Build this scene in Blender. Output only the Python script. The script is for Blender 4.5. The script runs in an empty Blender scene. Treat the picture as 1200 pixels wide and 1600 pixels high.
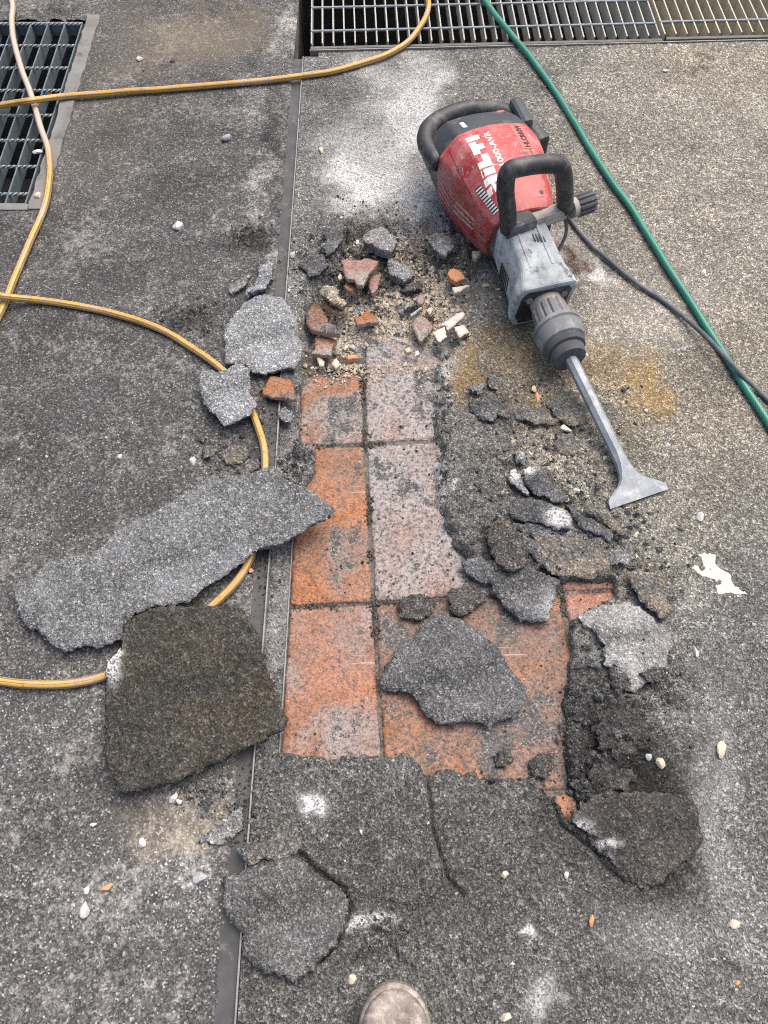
import bpy, bmesh, math, random
import numpy as np
from mathutils import Vector, Matrix
from mathutils.bvhtree import BVHTree

random.seed(7)
RNG = np.random.default_rng(11)
SC = bpy.context.scene
COL = SC.collection

# ------------------------------------------------------------------ camera
CAM_H, PITCH, FPX = 1.2, math.radians(62.0), 1202.0      # metres, down angle, focal length in photo pixels (1200x1600)
cd = bpy.data.cameras.new('camera'); cam = bpy.data.objects.new('camera', cd); COL.objects.link(cam)
cam.location = (0, 0, CAM_H); cam.rotation_euler = (math.pi/2 - PITCH, 0, 0)
cd.sensor_fit = 'VERTICAL'; cd.sensor_height = 24.0; cd.lens = 24.0*FPX/1600.0
cd.clip_start = 0.05; cd.clip_end = 500
SC.camera = cam
# ------------------------------------------------------------------ sky, sun, exposure
SUN_EL, SUN_AZ = math.radians(64), math.radians(40)      # azimuth from +Y towards +X
w = bpy.data.worlds.new('World'); SC.world = w; w.use_nodes = True
wn = w.node_tree; wn.nodes.clear()
sky = wn.nodes.new('ShaderNodeTexSky'); sky.sky_type = 'NISHITA'; sky.sun_disc = False
sky.sun_elevation = SUN_EL; sky.sun_rotation = SUN_AZ; sky.air_density = 1.0; sky.dust_density = 7.0; sky.ozone_density = 0.6
bg = wn.nodes.new('ShaderNodeBackground'); bg.inputs['Strength'].default_value = 0.13
wo = wn.nodes.new('ShaderNodeOutputWorld')
wn.links.new(sky.outputs[0], bg.inputs[0]); wn.links.new(bg.outputs[0], wo.inputs[0])
sd = bpy.data.lights.new('sun', 'SUN'); sd.energy = 1.1; sd.angle = math.radians(70); sd.color = (1.0, 0.95, 0.88)
so = bpy.data.objects.new('sun', sd); COL.objects.link(so)
sdir = Vector((math.sin(SUN_AZ)*math.cos(SUN_EL), math.cos(SUN_AZ)*math.cos(SUN_EL), math.sin(SUN_EL)))
so.rotation_euler = sdir.to_track_quat('Z', 'Y').to_euler(); so.location = sdir*20
SC.view_settings.view_transform = 'Standard'; SC.view_settings.look = 'None'
SC.view_settings.exposure = 0.98; SC.view_settings.gamma = 1.0; SC.view_settings.use_curve_mapping = False
SC.cycles.use_denoising = False
SC.cycles.filter_width = 1.1
SC.cycles.max_bounces = 6

# ------------------------------------------------------------------ maths helpers
_c, _s = math.cos(PITCH), math.sin(PITCH)
def ray(px, py):
    a = (np.asarray(px, float)-600)/FPX; b = (800-np.asarray(py, float))/FPX
    return a, _c + b*_s, -_s + b*_c
def G(px, py, z=0.0):
    """the point of the place at height z that the photograph shows at this pixel"""
    a, b, c = ray(px, py); t = (z-CAM_H)/c
    return np.stack([a*t, b*t, np.zeros_like(t)+z], -1)
def PX(x, y, z=0.0):
    zz = z-CAM_H; zc = y*_c - zz*_s; yc = y*_s + zz*_c
    return 600+FPX*x/zc, 800-FPX*yc/zc

def _hash(ix, iy, seed):
    n = (ix.astype(np.int64)*374761393 + iy.astype(np.int64)*668265263 + seed*974711) & 0x7fffffff
    n = ((n ^ (n >> 13))*1274126177) & 0x7fffffff
    return ((n ^ (n >> 16)) & 0xffff)/65535.0
def vnoise(x, y, s, seed=0):
    x = np.asarray(x, float)/s; y = np.asarray(y, float)/s
    ix = np.floor(x); iy = np.floor(y); fx = x-ix; fy = y-iy
    fx = fx*fx*(3-2*fx); fy = fy*fy*(3-2*fy)
    a = _hash(ix, iy, seed); b = _hash(ix+1, iy, seed); c = _hash(ix, iy+1, seed); d = _hash(ix+1, iy+1, seed)
    return (a+(b-a)*fx)*(1-fy) + (c+(d-c)*fx)*fy - 0.5
def fbm(x, y, s, seed=0, oct=4, gain=0.5):
    t = 0; a = 1.0
    for k in range(oct):
        t = t + a*vnoise(x+3.1*k, y-1.7*k, s, seed+k*17); s *= 0.5; a *= gain
    return t
def sstep(a, b, x):
    t = np.clip((x-a)/(b-a), 0, 1); return t*t*(3-2*t)
def inside(x, y, P):
    r = np.zeros(x.shape, bool); n = len(P)
    for i in range(n):
        x1, y1 = P[i]; x2, y2 = P[(i+1) % n]
        if y1 == y2: continue
        r ^= ((y1 > y) != (y2 > y)) & (x < (x2-x1)*(y-y1)/(y2-y1)+x1)
    return r
def segdist(x, y, P, closed=True):
    d = np.full(x.shape, 1e9); n = len(P)
    for i in range(n if closed else n-1):
        x1, y1 = P[i]; x2, y2 = P[(i+1) % n]; dx, dy = x2-x1, y2-y1
        t = np.clip(((x-x1)*dx+(y-y1)*dy)/(dx*dx+dy*dy+1e-12), 0, 1)
        d = np.minimum(d, (x-x1-t*dx)**2+(y-y1-t*dy)**2)
    return np.sqrt(d)
def sdf(x, y, P):
    """signed distance, negative inside; exact only near the polygon"""
    P = np.asarray(P); d = np.full(x.shape, 9.0); lo = P.min(0)-.06; hi = P.max(0)+.06
    m = (x > lo[0]) & (x < hi[0]) & (y > lo[1]) & (y < hi[1])
    if m.any():
        e = segdist(x[m], y[m], P); e[inside(x[m], y[m], P)] *= -1; d[m] = e
    return d
def gp(pts, z=0.0):
    a = np.asarray(pts, float); return G(a[:, 0], a[:, 1], z)[:, :2]
def zpts(pts, ox, oy, k):
    return [(ox+x*k, oy+y*k) for x, y in pts]

# ------------------------------------------------------------------ mesh helpers
def mesh_np(name, V, F, mats, smooth=False, F_mat=None):
    V = np.asarray(V, np.float32); F = np.asarray(F, np.int32)
    me = bpy.data.meshes.new(name)
    me.vertices.add(len(V)); me.vertices.foreach_set('co', V.ravel())
    k = F.shape[1]
    me.loops.add(F.size); me.loops.foreach_set('vertex_index', F.ravel())
    me.polygons.add(len(F)); me.polygons.foreach_set('loop_start', np.arange(0, F.size, k, dtype=np.int32))
    for m in (mats if isinstance(mats, (list, tuple)) else [mats]): me.materials.append(m)
    if F_mat is not None: me.polygons.foreach_set('material_index', np.asarray(F_mat, np.int32))
    me.polygons.foreach_set('use_smooth', np.full(len(F), smooth))
    me.update(calc_edges=True)
    return me
def attr(me, name, vals):
    a = me.attributes.new(name, 'FLOAT', 'POINT'); a.data.foreach_set('value', np.asarray(vals, np.float32))
def link(name, data, parent=None, loc=None):
    o = bpy.data.objects.new(name, data); COL.objects.link(o)
    if parent is not None: o.parent = parent
    if loc is not None: o.location = loc
    return o
def tag(o, label=None, cat=None, group=None, kind=None):
    if label: o['label'] = label
    if cat: o['category'] = cat
    if group: o['group'] = group
    if kind: o['kind'] = kind
    return o
def bm_obj(name, bm, mat, parent=None, smooth=False, sharp=None, bevel=None, loc=None):
    bmesh.ops.recalc_face_normals(bm, faces=bm.faces)
    me = bpy.data.meshes.new(name); bm.to_mesh(me); bm.free()
    for m in (mat if isinstance(mat, (list, tuple)) else [mat]): me.materials.append(m)
    if smooth:
        for p in me.polygons: p.use_smooth = True
        if sharp: me.set_sharp_from_angle(angle=math.radians(sharp))
    o = link(name, me, parent, loc)
    if bevel:
        b = o.modifiers.new('bevel', 'BEVEL'); b.width = bevel; b.segments = 2; b.limit_method = 'ANGLE'; b.angle_limit = math.radians(24)
    return o
def box(bm, c, s, R=None):
    M = Matrix.Translation(c) @ (R.to_4x4() if R is not None else Matrix.Identity(4)) @ Matrix.Diagonal((s[0], s[1], s[2], 1))
    return bmesh.ops.create_cube(bm, size=1.0, matrix=M)
def catmull(P, n):
    P = [np.asarray(p, float) for p in P]; Q = [2*P[0]-P[1]]+P+[2*P[-1]-P[-2]]; out = []
    for i in range(1, len(Q)-2):
        for k in range(n):
            t = k/n; a, b, c, d = Q[i-1], Q[i], Q[i+1], Q[i+2]
            out.append(.5*((2*b)+(-a+c)*t+(2*a-5*b+4*c-d)*t*t+(-a+3*b-3*c+d)*t**3))
    out.append(P[-1]); return np.array(out)
def tube(name, P, r, mat, parent=None, seg=14, closed_ends=True, rad=None, flat=None):
    """tube along the points P with a UV map: u = metres along, v = 0..1 around (0 = underside)"""
    P = np.asarray(P, float); n = len(P)
    T = np.gradient(P, axis=0); T /= np.linalg.norm(T, axis=1)[:, None]
    nrm = np.array([0, 0, 1.]) if abs(T[0, 2]) < .9 else np.array([1., 0, 0])
    V = []; L = np.concatenate([[0], np.cumsum(np.linalg.norm(np.diff(P, axis=0), axis=1))])
    for i in range(n):
        nrm = nrm-T[i]*nrm.dot(T[i]); nrm /= np.linalg.norm(nrm); b = np.cross(T[i], nrm)
        ri = r if rad is None else rad[i]
        for k in range(seg):
            a = 2*math.pi*k/seg
            V.append(P[i]-ri*math.cos(a)*nrm+ri*math.sin(a)*b)
    F = []; U = []
    for i in range(n-1):
        for k in range(seg):
            k2 = (k+1) % seg
            F.append((i*seg+k, i*seg+k2, (i+1)*seg+k2, (i+1)*seg+k))
            U += [(L[i], k/seg), (L[i], (k+1)/seg), (L[i+1], (k+1)/seg), (L[i+1], k/seg)]
    me = mesh_np(name, V, F, mat, True)
    uv = me.uv_layers.new(name='UVMap'); uv.data.foreach_set('uv', np.asarray(U, np.float32).ravel())
    if closed_ends:
        bm = bmesh.new(); bm.from_mesh(me); bmesh.ops.holes_fill(bm, edges=[e for e in bm.edges if e.is_boundary], sides=0)
        bmesh.ops.recalc_face_normals(bm, faces=bm.faces); bm.to_mesh(me); bm.free()
    return link(name, me, parent)

# ------------------------------------------------------------------ materials
class NB:
    def __init__(s, name, rough=.85, spec=.25, metal=0.0):
        s.m = bpy.data.materials.new(name); s.m.use_nodes = True; s.t = s.m.node_tree
        s.b = s.t.nodes['Principled BSDF']; s.b.inputs['Roughness'].default_value = rough
        s.b.inputs['Specular IOR Level'].default_value = spec; s.b.inputs['Metallic'].default_value = metal
        tc = s.t.nodes.new('ShaderNodeTexCoord'); s.co = tc.outputs['Object']; s.uv = tc.outputs['UV']
    def lk(s, a, b): s.t.links.new(a, b)
    def put(s, sock, v):
        if isinstance(v, bpy.types.NodeSocket): s.lk(v, sock)
        elif isinstance(v, tuple) and len(v) == 3 and sock.type == 'RGBA': sock.default_value = (*v, 1)
        else: sock.default_value = v
    def noise(s, scale, detail=4, rough=.55, dist=0.0, co=None):
        n = s.t.nodes.new('ShaderNodeTexNoise'); s.lk(co or s.co, n.inputs['Vector'])
        n.inputs['Scale'].default_value = scale; n.inputs['Detail'].default_value = detail
        n.inputs['Roughness'].default_value = rough; n.inputs['Distortion'].default_value = dist
        return n.outputs['Fac']
    def vor(s, scale, feat='F1', co=None):
        n = s.t.nodes.new('ShaderNodeTexVoronoi'); n.feature = feat; s.lk(co or s.co, n.inputs['Vector']); n.inputs['Scale'].default_value = scale
        return n
    def chan(s, col, i=0):
        n = s.t.nodes.new('ShaderNodeSeparateColor'); s.lk(col, n.inputs[0]); return n.outputs[i]
    def ramp(s, fac, stops, interp='LINEAR'):
        n = s.t.nodes.new('ShaderNodeValToRGB'); s.lk(fac, n.inputs[0]); e = n.color_ramp.elements; n.color_ramp.interpolation = interp
        while len(e) < len(stops): e.new(.5)
        for k, (p, c) in enumerate(stops):
            e[k].position = p; e[k].color = (c, c, c, 1) if isinstance(c, (int, float)) else (*c, 1)
        return n.outputs[0]
    def math(s, op, a, b=0.0, clamp=False):
        n = s.t.nodes.new('ShaderNodeMath'); n.operation = op; n.use_clamp = clamp
        s.put(n.inputs[0], a); s.put(n.inputs[1], b); return n.outputs[0]
    def mix(s, f, a, b, mode='MIX'):
        n = s.t.nodes.new('ShaderNodeMix'); n.data_type = 'RGBA'; n.blend_type = mode
        s.put(n.inputs[0], f); s.put(n.inputs[6], a); s.put(n.inputs[7], b); return n.outputs[2]
    def attr(s, name):
        n = s.t.nodes.new('ShaderNodeAttribute'); n.attribute_name = name; return n.outputs['Fac']
    def bump(s, h, strength=.5, dist=.002, prev=None):
        n = s.t.nodes.new('ShaderNodeBump'); n.inputs['Strength'].default_value = strength; n.inputs['Distance'].default_value = dist
        s.lk(h, n.inputs['Height'])
        if prev is not None: s.lk(prev, n.inputs['Normal'])
        return n.outputs[0]
    def done(s, col, normal=None, rough=None):
        s.put(s.b.inputs['Base Color'], col)
        if normal is not None: s.lk(normal, s.b.inputs['Normal'])
        if rough is not None: s.put(s.b.inputs['Roughness'], rough)
        return s.m

def asphalt(name, k=1.0, tint=(1, 1, 1), scale=300.0, contrast=1.0, dust=0.0, dustcol=(.42, .43, .45), attrs=False, warm=0.0, dscale=9.0):
    s = NB(name, .92, .15)
    v1 = s.vor(scale); v2 = s.vor(scale*1.9)
    g1 = s.ramp(s.chan(v1.outputs['Color'], 0), [(0, .03), (.3, .06), (.55, .105), (.8, .18), (.93, .29), (1, .50)])
    g2 = s.ramp(s.chan(v2.outputs['Color'], 1), [(0, .03), (.4, .07), (.75, .16), (1, .40)])
    g = s.mix(.4, g1, g2)
    if contrast < 1: g = s.mix(1-contrast, g, (.125, .125, .125))
    big = s.ramp(s.noise(dscale, 7, .62), [(.30, .74), (.5, .98), (.70, 1.26)])
    st3 = s.vor(scale*.36); big = s.mix(1.0, big, s.ramp(s.chan(st3.outputs['Color'], 0), [(0, .72), (.7, 1.0), (.92, 1.15), (1, 1.5)]), 'MULTIPLY')
    g = s.mix(1.0, g, big, 'MULTIPLY')
    g = s.mix(1.0, g, tuple(k*t for t in tint), 'MULTIPLY')
    fine = s.noise(150, 3, .6)
    if warm: g = s.mix(s.math('MULTIPLY', s.ramp(s.noise(14, 5, .6), [(.42, 0), (.62, 1)]), warm), g, s.mix(1.0, g, (1.15, .93, .68), 'MULTIPLY'))
    if attrs:
        tn = s.attr('tone'); g = s.mix(1.0, g, tn, 'MULTIPLY')
        g = s.mix(s.attr('warm'), g, s.mix(1.0, g, (1.13, 1.04, .89), 'MULTIPLY'))
        du = s.math('MULTIPLY', s.attr('dust'), s.ramp(s.math('ADD', s.math('MULTIPLY', fine, .6), s.math('MULTIPLY', s.chan(v1.outputs['Color'], 2), .4)), [(.28, .15), (.62, 1.0)]), True)
        g = s.mix(du, g, (.58, .585, .59))
        oc = s.math('MULTIPLY', s.attr('ochre'), s.ramp(s.chan(v1.outputs['Color'], 2), [(.1, .35), (.7, 1)]), True)
        g = s.mix(oc, g, s.mix(1.0, s.mix(.35, g, (.30, .30, .30)), (1.25, .78, .22), 'MULTIPLY'))
        ru = s.math('MULTIPLY', s.attr('rust'), s.ramp(s.chan(v1.outputs['Color'], 1), [(.0, .5), (.7, 1)]), True)
        g = s.mix(ru, g, (.040, .014, .007))
    if dust:
        du = s.math('MULTIPLY', s.ramp(s.noise(dscale*1.4, 6, .65), [(.38, 0), (.66, 1)]), dust)
        du = s.math('MULTIPLY', du, s.ramp(s.chan(v1.outputs['Color'], 2), [(.1, .4), (.8, 1)]))
        g = s.mix(du, g, dustcol)
    fr = s.math('MULTIPLY', s.attr('frost'), s.ramp(s.math('ADD', s.math('MULTIPLY', fine, .7), s.math('MULTIPLY', s.chan(v1.outputs['Color'], 1), .3)), [(.34, .1), (.55, 1.0)]), True)
    g = s.mix(fr, g, (.52, .53, .53))                                    # lime bloom on the fractured edge
    n = s.bump(v1.outputs['Distance'], .7, .0022); n = s.bump(st3.outputs['Distance'], .35, .004, n)
    n = s.bump(s.noise(90, 4, .7), .35, .003, n)
    return s.done(g, n)

def tile_mat(name, frag=False):
    s = NB(name, .75, .3)
    oi = s.t.nodes.new('ShaderNodeObjectInfo').outputs['Color']
    pink, dust, resid = s.chan(oi, 0), s.chan(oi, 1), s.chan(oi, 2)
    body = s.mix(s.ramp(s.noise(11, 5, .6), [(.35, 0), (.65, 1)]), (.41, .158, .054), (.28, .110, .052))
    pk = s.mix(s.ramp(s.noise(17, 5, .6), [(.4, 0), (.6, 1)]), (.33, .195, .165), (.26, .15, .13))
    c = s.mix(s.math('ADD', pink, s.math('MULTIPLY', s.math('SUBTRACT', s.noise(8, 4), .5), 1.2), True), body, pk)
    v = s.vor(420); sp = s.chan(v.outputs['Color'], 0)
    c = s.mix(1.0, c, s.ramp(sp, [(0, .55), (.5, .95), (1, 1.25)]), 'MULTIPLY')
    c = s.mix(1.0, c, s.ramp(s.noise(19, 7, .7), [(.32, .45), (.5, .92), (.68, 1.2)]), 'MULTIPLY')
    gr_ = s.math('ADD', s.math('MULTIPLY', resid, .55), s.math('MULTIPLY', s.math('SUBTRACT', s.noise(9, 8, .72), .5), 1.3))
    c = s.mix(s.ramp(gr_, [(.10, 0), (.42, .8)]), c, s.mix(sp, (.075, .068, .062), (.17, .155, .14)))          # trodden-in grey grime
    # pale lime dust
    dn = s.math('ADD', dust, s.math('MULTIPLY', s.math('SUBTRACT', s.noise(7, 7, .65), .5), 1.5))
    dn = s.ramp(dn, [(.38, 0), (.62, .62), (.95, .92)])
    c = s.mix(dn, c, s.mix(s.ramp(sp, [(0, 0), (1, 1)]), (.20, .19, .185), (.38, .37, .36)))
    # bitumen left sticking: blotches, freckles
    r1 = s.math('ADD', resid, s.math('ADD', s.math('MULTIPLY', s.math('SUBTRACT', s.noise(30, 6, .7), .5), 1.5), s.math('MULTIPLY', s.math('SUBTRACT', s.noise(9, 4, .6), .5), 1.1)))
    r1 = s.ramp(r1, [(.56, 0), (.70, .95)])
    c = s.mix(r1, c, s.ramp(sp, [(0, .025), (.6, .06), (.9, .14), (1, .3)]))
    r2 = s.math('ADD', s.math('MULTIPLY', resid, .5), s.math('MULTIPLY', s.math('SUBTRACT', s.noise(130, 5, .7), .5), 1.5))
    r2 = s.ramp(r2, [(.20, 0), (.42, .9)])
    c = s.mix(r2, c, s.mix(sp, (.035, .033, .032), (.12, .115, .11)))
    sc2 = s.t.nodes.new('ShaderNodeMapping'); s.lk(s.co, sc2.inputs[0]); sc2.inputs['Scale'].default_value = (6, 160, 1); sc2.inputs['Rotation'].default_value = (0, 0, .5)
    c = s.mix(s.math('MULTIPLY', s.ramp(s.noise(1.0, 3, .5, 0, sc2.outputs[0]), [(.66, 0), (.72, 1)]), s.math('MULTIPLY', s.ramp(s.noise(13, 3, .5), [(.5, 0), (.6, 1)]), .5)), c, (.50, .47, .45))        # chisel scratches
    n = s.bump(s.math('ADD', s.math('MULTIPLY', r1, .6), s.noise(160, 4, .7)), .5, .0016)
    return s.done(c, n, s.math('ADD', .62, s.math('MULTIPLY', dn, .3)))

def plain(name, col, col2=None, rough=.7, spec=.3, metal=0, scale=20, grime=None, gamt=(.5, .7), bump=.15, bscale=120, bd=.001):
    s = NB(name, rough, spec, metal)
    c = s.mix(s.ramp(s.noise(scale, 6, .6), [(.35, 0), (.65, 1)]), col, col2 or col)
    if grime: c = s.mix(s.ramp(s.noise(scale*1.7, 7, .68), [(gamt[0], 0), (gamt[1], 1)]), c, grime)
    return s.done(c, s.bump(s.noise(bscale, 5, .65), bump, bd))

M = {}
M['asphalt_right'] = asphalt('asphalt_screed_speckled', 1.0, (.99, 1.0, .965), 390, .95, attrs=True, dscale=7)
def old_paving(name):
    s = NB(name, .93, .15)
    v = s.vor(420); r = s.chan(v.outputs['Color'], 0)
    g = s.ramp(r, [(0, .028), (.5, .058), (.85, .095), (.96, .16), (1, .30)])
    g = s.mix(1.0, g, s.ramp(s.noise(5.5, 7, .62), [(.32, .68), (.5, 1.0), (.70, 1.35)]), 'MULTIPLY')
    cover = s.math('ADD', s.math('MULTIPLY', s.noise(6.5, 5, .6), 1.0), s.math('MULTIPLY', s.attr('dust'), .55))      # where worn pale cement skin survives
    fl = s.math('ADD', s.math('MULTIPLY', s.noise(95, 5, .72, .6), 1.0), s.math('MULTIPLY', s.noise(38, 4, .6, .4), .55))
    fl = s.math('ADD', fl, s.math('MULTIPLY', cover, .62))
    fl = s.ramp(fl, [(.0, 0), (.5, 0), (1, 1)])
    m = s.t.nodes.new('ShaderNodeMapRange'); s.lk(s.math('ADD', s.math('ADD', s.math('MULTIPLY', s.noise(95, 5, .72, .6), 1.0), s.math('MULTIPLY', s.noise(36, 4, .6, .4), .6)), s.math('MULTIPLY', cover, .7)), m.inputs[0])
    m.inputs[1].default_value = 1.17; m.inputs[2].default_value = 1.50; m.inputs[3].default_value = 0; m.inputs[4].default_value = .85
    g = s.mix(m.outputs[0], g, s.mix(r, (.17, .165, .155), (.36, .355, .335)))
    g = s.mix(1.0, g, s.attr('tone'), 'MULTIPLY')
    g = s.mix(s.attr('warm'), g, s.mix(1.0, s.mix(.45, g, (.14, .14, .14)), (1.12, 1.0, .82), 'MULTIPLY'))
    n = s.bump(v.outputs['Distance'], .35, .0016); n = s.bump(s.noise(80, 5, .7), .35, .003, n)
    return s.done(g, n)
M['asphalt_left'] = old_paving('old_dark_asphalt')
M['slab_grey'] = asphalt('slab_blue_grey', 1.45, (.96, 1.0, 1.03), 403, 1.0, dust=.3, dustcol=(.42, .44, .46))
M['slab_long'] = asphalt('slab_slate_grey', 1.0, (.97, 1.0, 1.02), 403, 1.0, dust=.3, dustcol=(.33, .35, .37))
M['slab_olive'] = asphalt('slab_underside_olive', .38, (1.03, 1.02, .92), 364, .8, warm=.5)
M['slab_dark'] = asphalt('slab_charcoal', .68, (.98, 1.0, 1.03), 390, 1.0, dust=.12)
M['slab_brown'] = asphalt('slab_brownish_grey', .95, (1.04, 1.01, .95), 377, .9, dust=.2, dustcol=(.34, .32, .28), warm=.6)
M['slab_pale'] = asphalt('slab_pale_grey', 1.35, (1.0, 1.0, 1.0), 390, .95, dust=.35, dustcol=(.45, .45, .44))
M['slab_tan'] = asphalt('slab_sandy_tan', 1.9, (1.12, 1.03, .84), 429, .8, warm=.4)
M['slab_near'] = asphalt('slab_near_grey', .72, (.99, 1.0, .98), 390, .95, dust=.1)
M['slab_damp'] = asphalt('slab_damp_dark', .40, (1.02, 1.0, .96), 380, .95, dust=.04, warm=.3)
M['clod'] = asphalt('crumbly_clod', .62, (1.02, 1.0, .96), 429, 1.0, warm=.3)
M['tile'] = tile_mat('terracotta_tile')
M['biscuit'] = plain('tile_biscuit_edge', (.42, .30, .20), (.33, .25, .18), .9, .1, grime=(.16, .15, .14), gamt=(.55, .75))
M['mortar'] = asphalt('mortar_bed', .5, (1.1, 1.0, .88), 338, .8, dust=.4, dustcol=(.36, .34, .30))
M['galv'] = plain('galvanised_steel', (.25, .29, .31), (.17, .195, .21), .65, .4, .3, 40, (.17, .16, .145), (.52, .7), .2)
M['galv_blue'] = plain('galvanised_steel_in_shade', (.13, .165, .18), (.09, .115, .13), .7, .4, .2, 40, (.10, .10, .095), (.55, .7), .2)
M['galv_side'] = plain('galvanised_steel_lit', (.40, .40, .37), (.30, .30, .28), .8, .3, .05, 30, (.42, .38, .30), (.5, .7), .3)  # dirty steel, lightened: light on the bar faces is put into the colour
M['bar_dark'] = plain('weathered_steel_edge', (.14, .135, .12), (.10, .10, .09), .8, .3, .1, 30, (.22, .20, .17), (.55, .7), .3)
M['galv_sunlit'] = plain('galvanised_steel_sunlit', (.44, .41, .33), (.38, .36, .30), .85, .25, 0, 18, (.56, .47, .28), (.46, .66), .3)  # warm sunlight on the right-hand bars is put into their colour
M['alu'] = plain('brushed_aluminium_edge', (.26, .26, .26), (.18, .18, .18), .6, .4, .4, 30, (.08, .08, .08), (.56, .7), .1)
M['rubber_joint'] = plain('rubber_joint_insert', (.035, .037, .040), (.060, .062, .065), .6, .4, 0, 25, (.17, .17, .17), (.56, .8), .2)
M['flange'] = asphalt('flange_with_crumbs', .85, (1, 1, 1.02), 390, 1.0, dust=.45, dustcol=(.42, .42, .42), dscale=20)
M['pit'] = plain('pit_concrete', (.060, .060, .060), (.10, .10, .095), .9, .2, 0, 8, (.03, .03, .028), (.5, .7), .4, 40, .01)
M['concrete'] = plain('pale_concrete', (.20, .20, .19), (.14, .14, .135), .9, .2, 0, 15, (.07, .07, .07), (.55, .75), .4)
M['stone_white'] = plain('white_stone', (.54, .55, .56), (.44, .44, .43), .85, .2, 0, 90, (.4, .4, .38), (.6, .75), .4, 300)
M['stone_cream'] = plain('cream_mortar_stone', (.56, .49, .38), (.44, .37, .28), .9, .15, 0, 60, (.3, .27, .22), (.55, .75), .4, 300)
M['stone_grey'] = plain('grey_stone', (.34, .36, .39), (.25, .26, .28), .9, .15, 0, 120, (.5, .5, .5), (.55, .7), .4, 300)
M['tile_white'] = plain('pale_glazed_shard', (.60, .57, .52), (.50, .45, .38), .8, .2, 0, 60, (.38, .33, .26), (.5, .75), .4, 200)
M['paint'] = plain('cream_paint', (.52, .495, .44), (.44, .42, .37), .8, .2, 0, 50, (.42, .40, .36), (.56, .66), .3)
M['orange_bit'] = plain('orange_tile_bit', (.55, .24, .11), (.5, .28, .17), .9, .15, 0, 90)

# ------------------------------------------------------------------ the setting's plan
FIN = gp([(475, 80), (462, 265), (447, 469), (432, 724), (423, 855), (412, 1005), (399, 1172), (378, 1456), (369, 1600)])
def finx(y): return np.interp(y, FIN[::-1, 1], FIN[::-1, 0])
BAND = 0.026                                          # width of the rubber insert left of the metal edge
TZ = -0.017                                           # top of the terracotta tiles below the screed
CH0, CH1 = G(484, 80)[:2], G(1200, 63)[:2]            # near edge of the drain channel
chd = (CH1-CH0)/np.linalg.norm(CH1-CH0); chn = np.array([-chd[1], chd[0]])
CHW = 0.345
def ch(u, v): return CH0+u*chd+v*chn
CHP = np.array([ch(-.012, 0), ch(1.75, 0), ch(1.75, CHW), ch(-.012, CHW)])
PIT = (-1.30, -0.797, 1.415, 2.132)                   # x0 x1 y0 y1
HOLE_PX = [(436, 632), (468, 600), (474, 560), (490, 545), (560, 535), (620, 530), (684, 545), (682, 600), (676, 640), (684, 700), (682, 770), (692, 812), (716, 852), (728, 884),
           (760, 892), (800, 900), (850, 890), (872, 905), (920, 903), (958, 908), (960, 930), (930, 944), (903, 960), (890, 985), (893, 1020), (886, 1070), (882, 1110), (876, 1150), (888, 1195), (890, 1222),
           (905, 1262), (896, 1290), (880, 1275), (862, 1240), (835, 1219), (800, 1216), (770, 1219), (735, 1210), (700, 1196), (668, 1203), (636, 1184), (600, 1178), (560, 1184), (520, 1184), (470, 1182), (445, 1172), (402, 1166),
           (412, 1010), (424, 850), (440, 770), (478, 765), (489, 742), (488, 705), (466, 694), (432, 722)]
CRATER_PX = [(466, 585), (474, 520), (480, 470), (486, 440), (500, 425), (520, 405), (532, 385), (528, 362), (560, 350), (600, 340), (640, 347), (682, 340), (704, 362), (714, 392), (748, 400),
             (752, 440), (742, 490), (720, 530), (690, 560), (684, 600), (560, 620), (470, 620)]
DENT_PX = [(548, 1500), (556, 1450), (564, 1424), (590, 1452), (618, 1470), (640, 1500), (648, 1520), (600, 1512)]
PLATE = gp([(390, 1185), (600, 1176), (667, 1200), (669, 1255), (677, 1300), (690, 1345), (702, 1378), (660, 1420), (560, 1400), (475, 1330), (385, 1330)])
HOLE, CRATER, DENT = gp(HOLE_PX, -.006), gp(CRATER_PX), gp(DENT_PX)
CRACKS = [(gp(p), wd, dp) for p, wd, dp in [
    ([(667, 1205), (669, 1255), (677, 1300), (690, 1345), (702, 1378), (722, 1402)], .0035, .012),
    ([(858, 1240), (880, 1290), (930, 1330), (960, 1370)], .003, .010), ([(905, 1170), (960, 1163), (1010, 1175)], .004, .009),
    ([(468, 1334), (486, 1364), (510, 1378), (538, 1392), (546, 1415), (536, 1444), (524, 1472), (498, 1500)], .007, .014), ([(760, 660), (800, 640)], .003, .008), ([(430, 1500), (480, 1480), (520, 1440)], .0025, .006),
    ([(700, 790), (690, 700), (688, 620)], .002, .003), ([(810, 1390), (840, 1430), (835, 1490)], .002, .004)]]
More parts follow.
